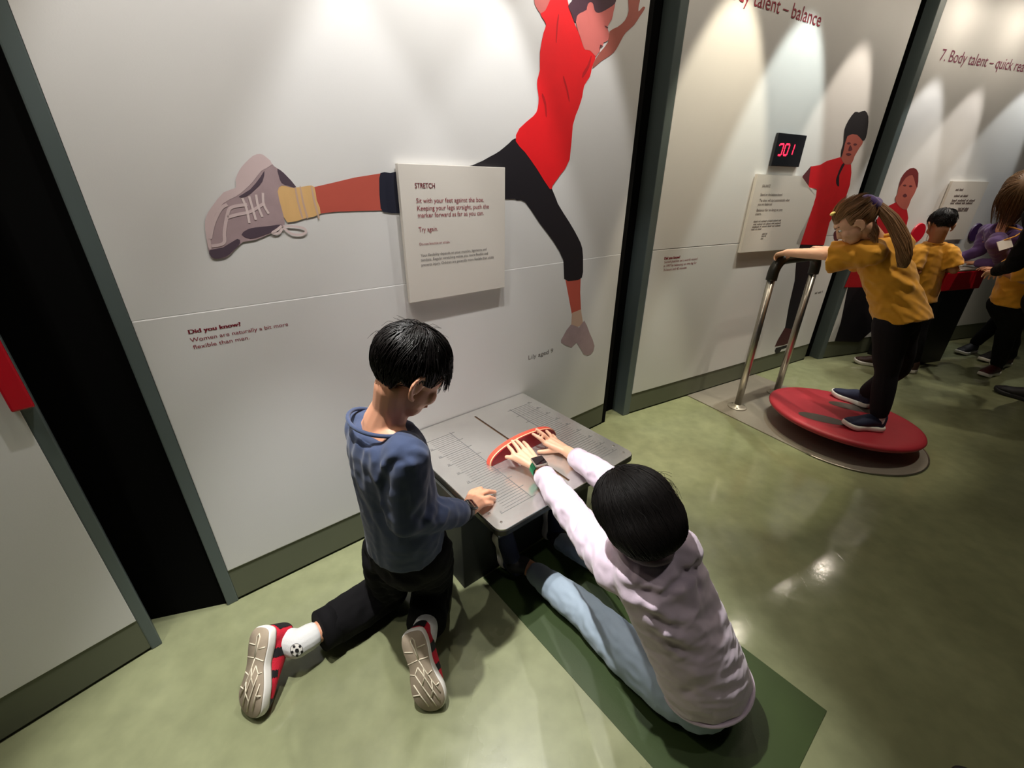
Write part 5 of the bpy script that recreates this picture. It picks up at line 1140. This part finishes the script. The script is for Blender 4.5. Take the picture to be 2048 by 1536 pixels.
bm = NB(); tube(bm, [c + u_ * 0.03, ats(2030, 473, 3.05), ats(2048, 462, 3.06), nb + UZ * 0.03], 0.005, 8); link('lanyard', bm, mat('orange_lanyard', '#d99a3a', 0.6), t, 'orange lanyard')

M1, M2 = footM(fl(2085, 812), fl(1945, 768) - fl(2085, 812)), footM(W3.pt(0.70, 1.22, 0), FL_)
hip = ats(2128, 590, 2.50); nb = ats(2118, 400, 2.44)
J = dict(head=ats(2138, 335, 2.40), hf=FL_ * 0.7 - UZ * 0.6 - W3.n * 0.2, neck=nb, shL=ats(2085, 440, 2.37), shR=ats(2095, 430, 2.63), elL=ats(2030, 528, 2.66), elR=ats(2135, 515, 2.66), wrL=ats(1990, 543, 2.93), wrR=ats(2105, 560, 2.62), hip=hip,
         hipL=hip - SL_ * 0.07 - UZ * 0.05, hipR=hip + SL_ * 0.07 - UZ * 0.05, knL=mix(hip, ankle(M1), 0.5), knR=mix(hip, ankle(M2), 0.5), anL=ankle(M1), anR=ankle(M2), ftL=M1, ftR=M2)
t, Mh = simple_person('person in black long sleeves and black trousers reaching in from the right edge', (3.9, 2.95, 0), J, FL_, dict(skin=M_skin_f, top=M_black_cloth, long=True, ab=(0.15, 0.12), seed=51, topname='jumper', hk=1.05, hand=1.0, sl=0.27, mid=M_shoe_blk, leg=1.15))
short_hair(Mh, t, M_hair_c, 1000, 53)

M1, M2 = footM(fl(1992, 748), FL_), footM(fl(2015, 730), FL_)
hip = ats(2030, 600, 3.10); nb = ats(2062, 512, 2.95)
J = dict(head=ats(2085, 470, 2.90), hf=FL_ * 0.8 - UZ * 0.4, neck=nb, shL=ats(2050, 530, 2.88), shR=ats(2058, 520, 3.10), elL=ats(2052, 560, 2.91), elR=ats(2040, 550, 3.12), wrL=ats(2008, 545, 2.98), wrR=ats(1995, 540, 3.17), hip=hip,
         hipL=hip - SL_ * 0.06 - UZ * 0.04, hipR=hip + SL_ * 0.06 - UZ * 0.04, knL=mix(hip, ankle(M1), 0.5), knR=mix(hip, ankle(M2), 0.5), anL=ankle(M1), anR=ankle(M2), ftL=M1, ftR=M2)
t, Mh = simple_person('person in yellow polo shirt and black trousers at the right edge, under the black sleeve', (4.05, 3.2, 0), J, FL_, dict(skin=M_skin_b, top=M_yellow, seed=61, topname='polo_shirt', hk=0.92, sl=0.22, shoe=mat('dark_red_shoe', '#4a1a18', 0.6)))
short_hair(Mh, t, M_hair_k, 800, 63)

# blue shoe tip that just enters the picture at the bottom right
bp = fl(1908, 1552); t = thing('shoe', 'blue shoe of which only the toe shows at the bottom edge, right of the mat', 'shoe', (bp.x, bp.y, 0))
d = V((0.05, 1, 0)).normalized(); M = footM(V((bp.x, bp.y, 0)) - d * 0.265, d)
make_shoe(t, M, 0.27, 0.105, True, mat('royal_blue_shoe', '#1c3f8f', 0.6), M_shoe_blk, M_midsole, M_shoe_blk, 'upper', False)
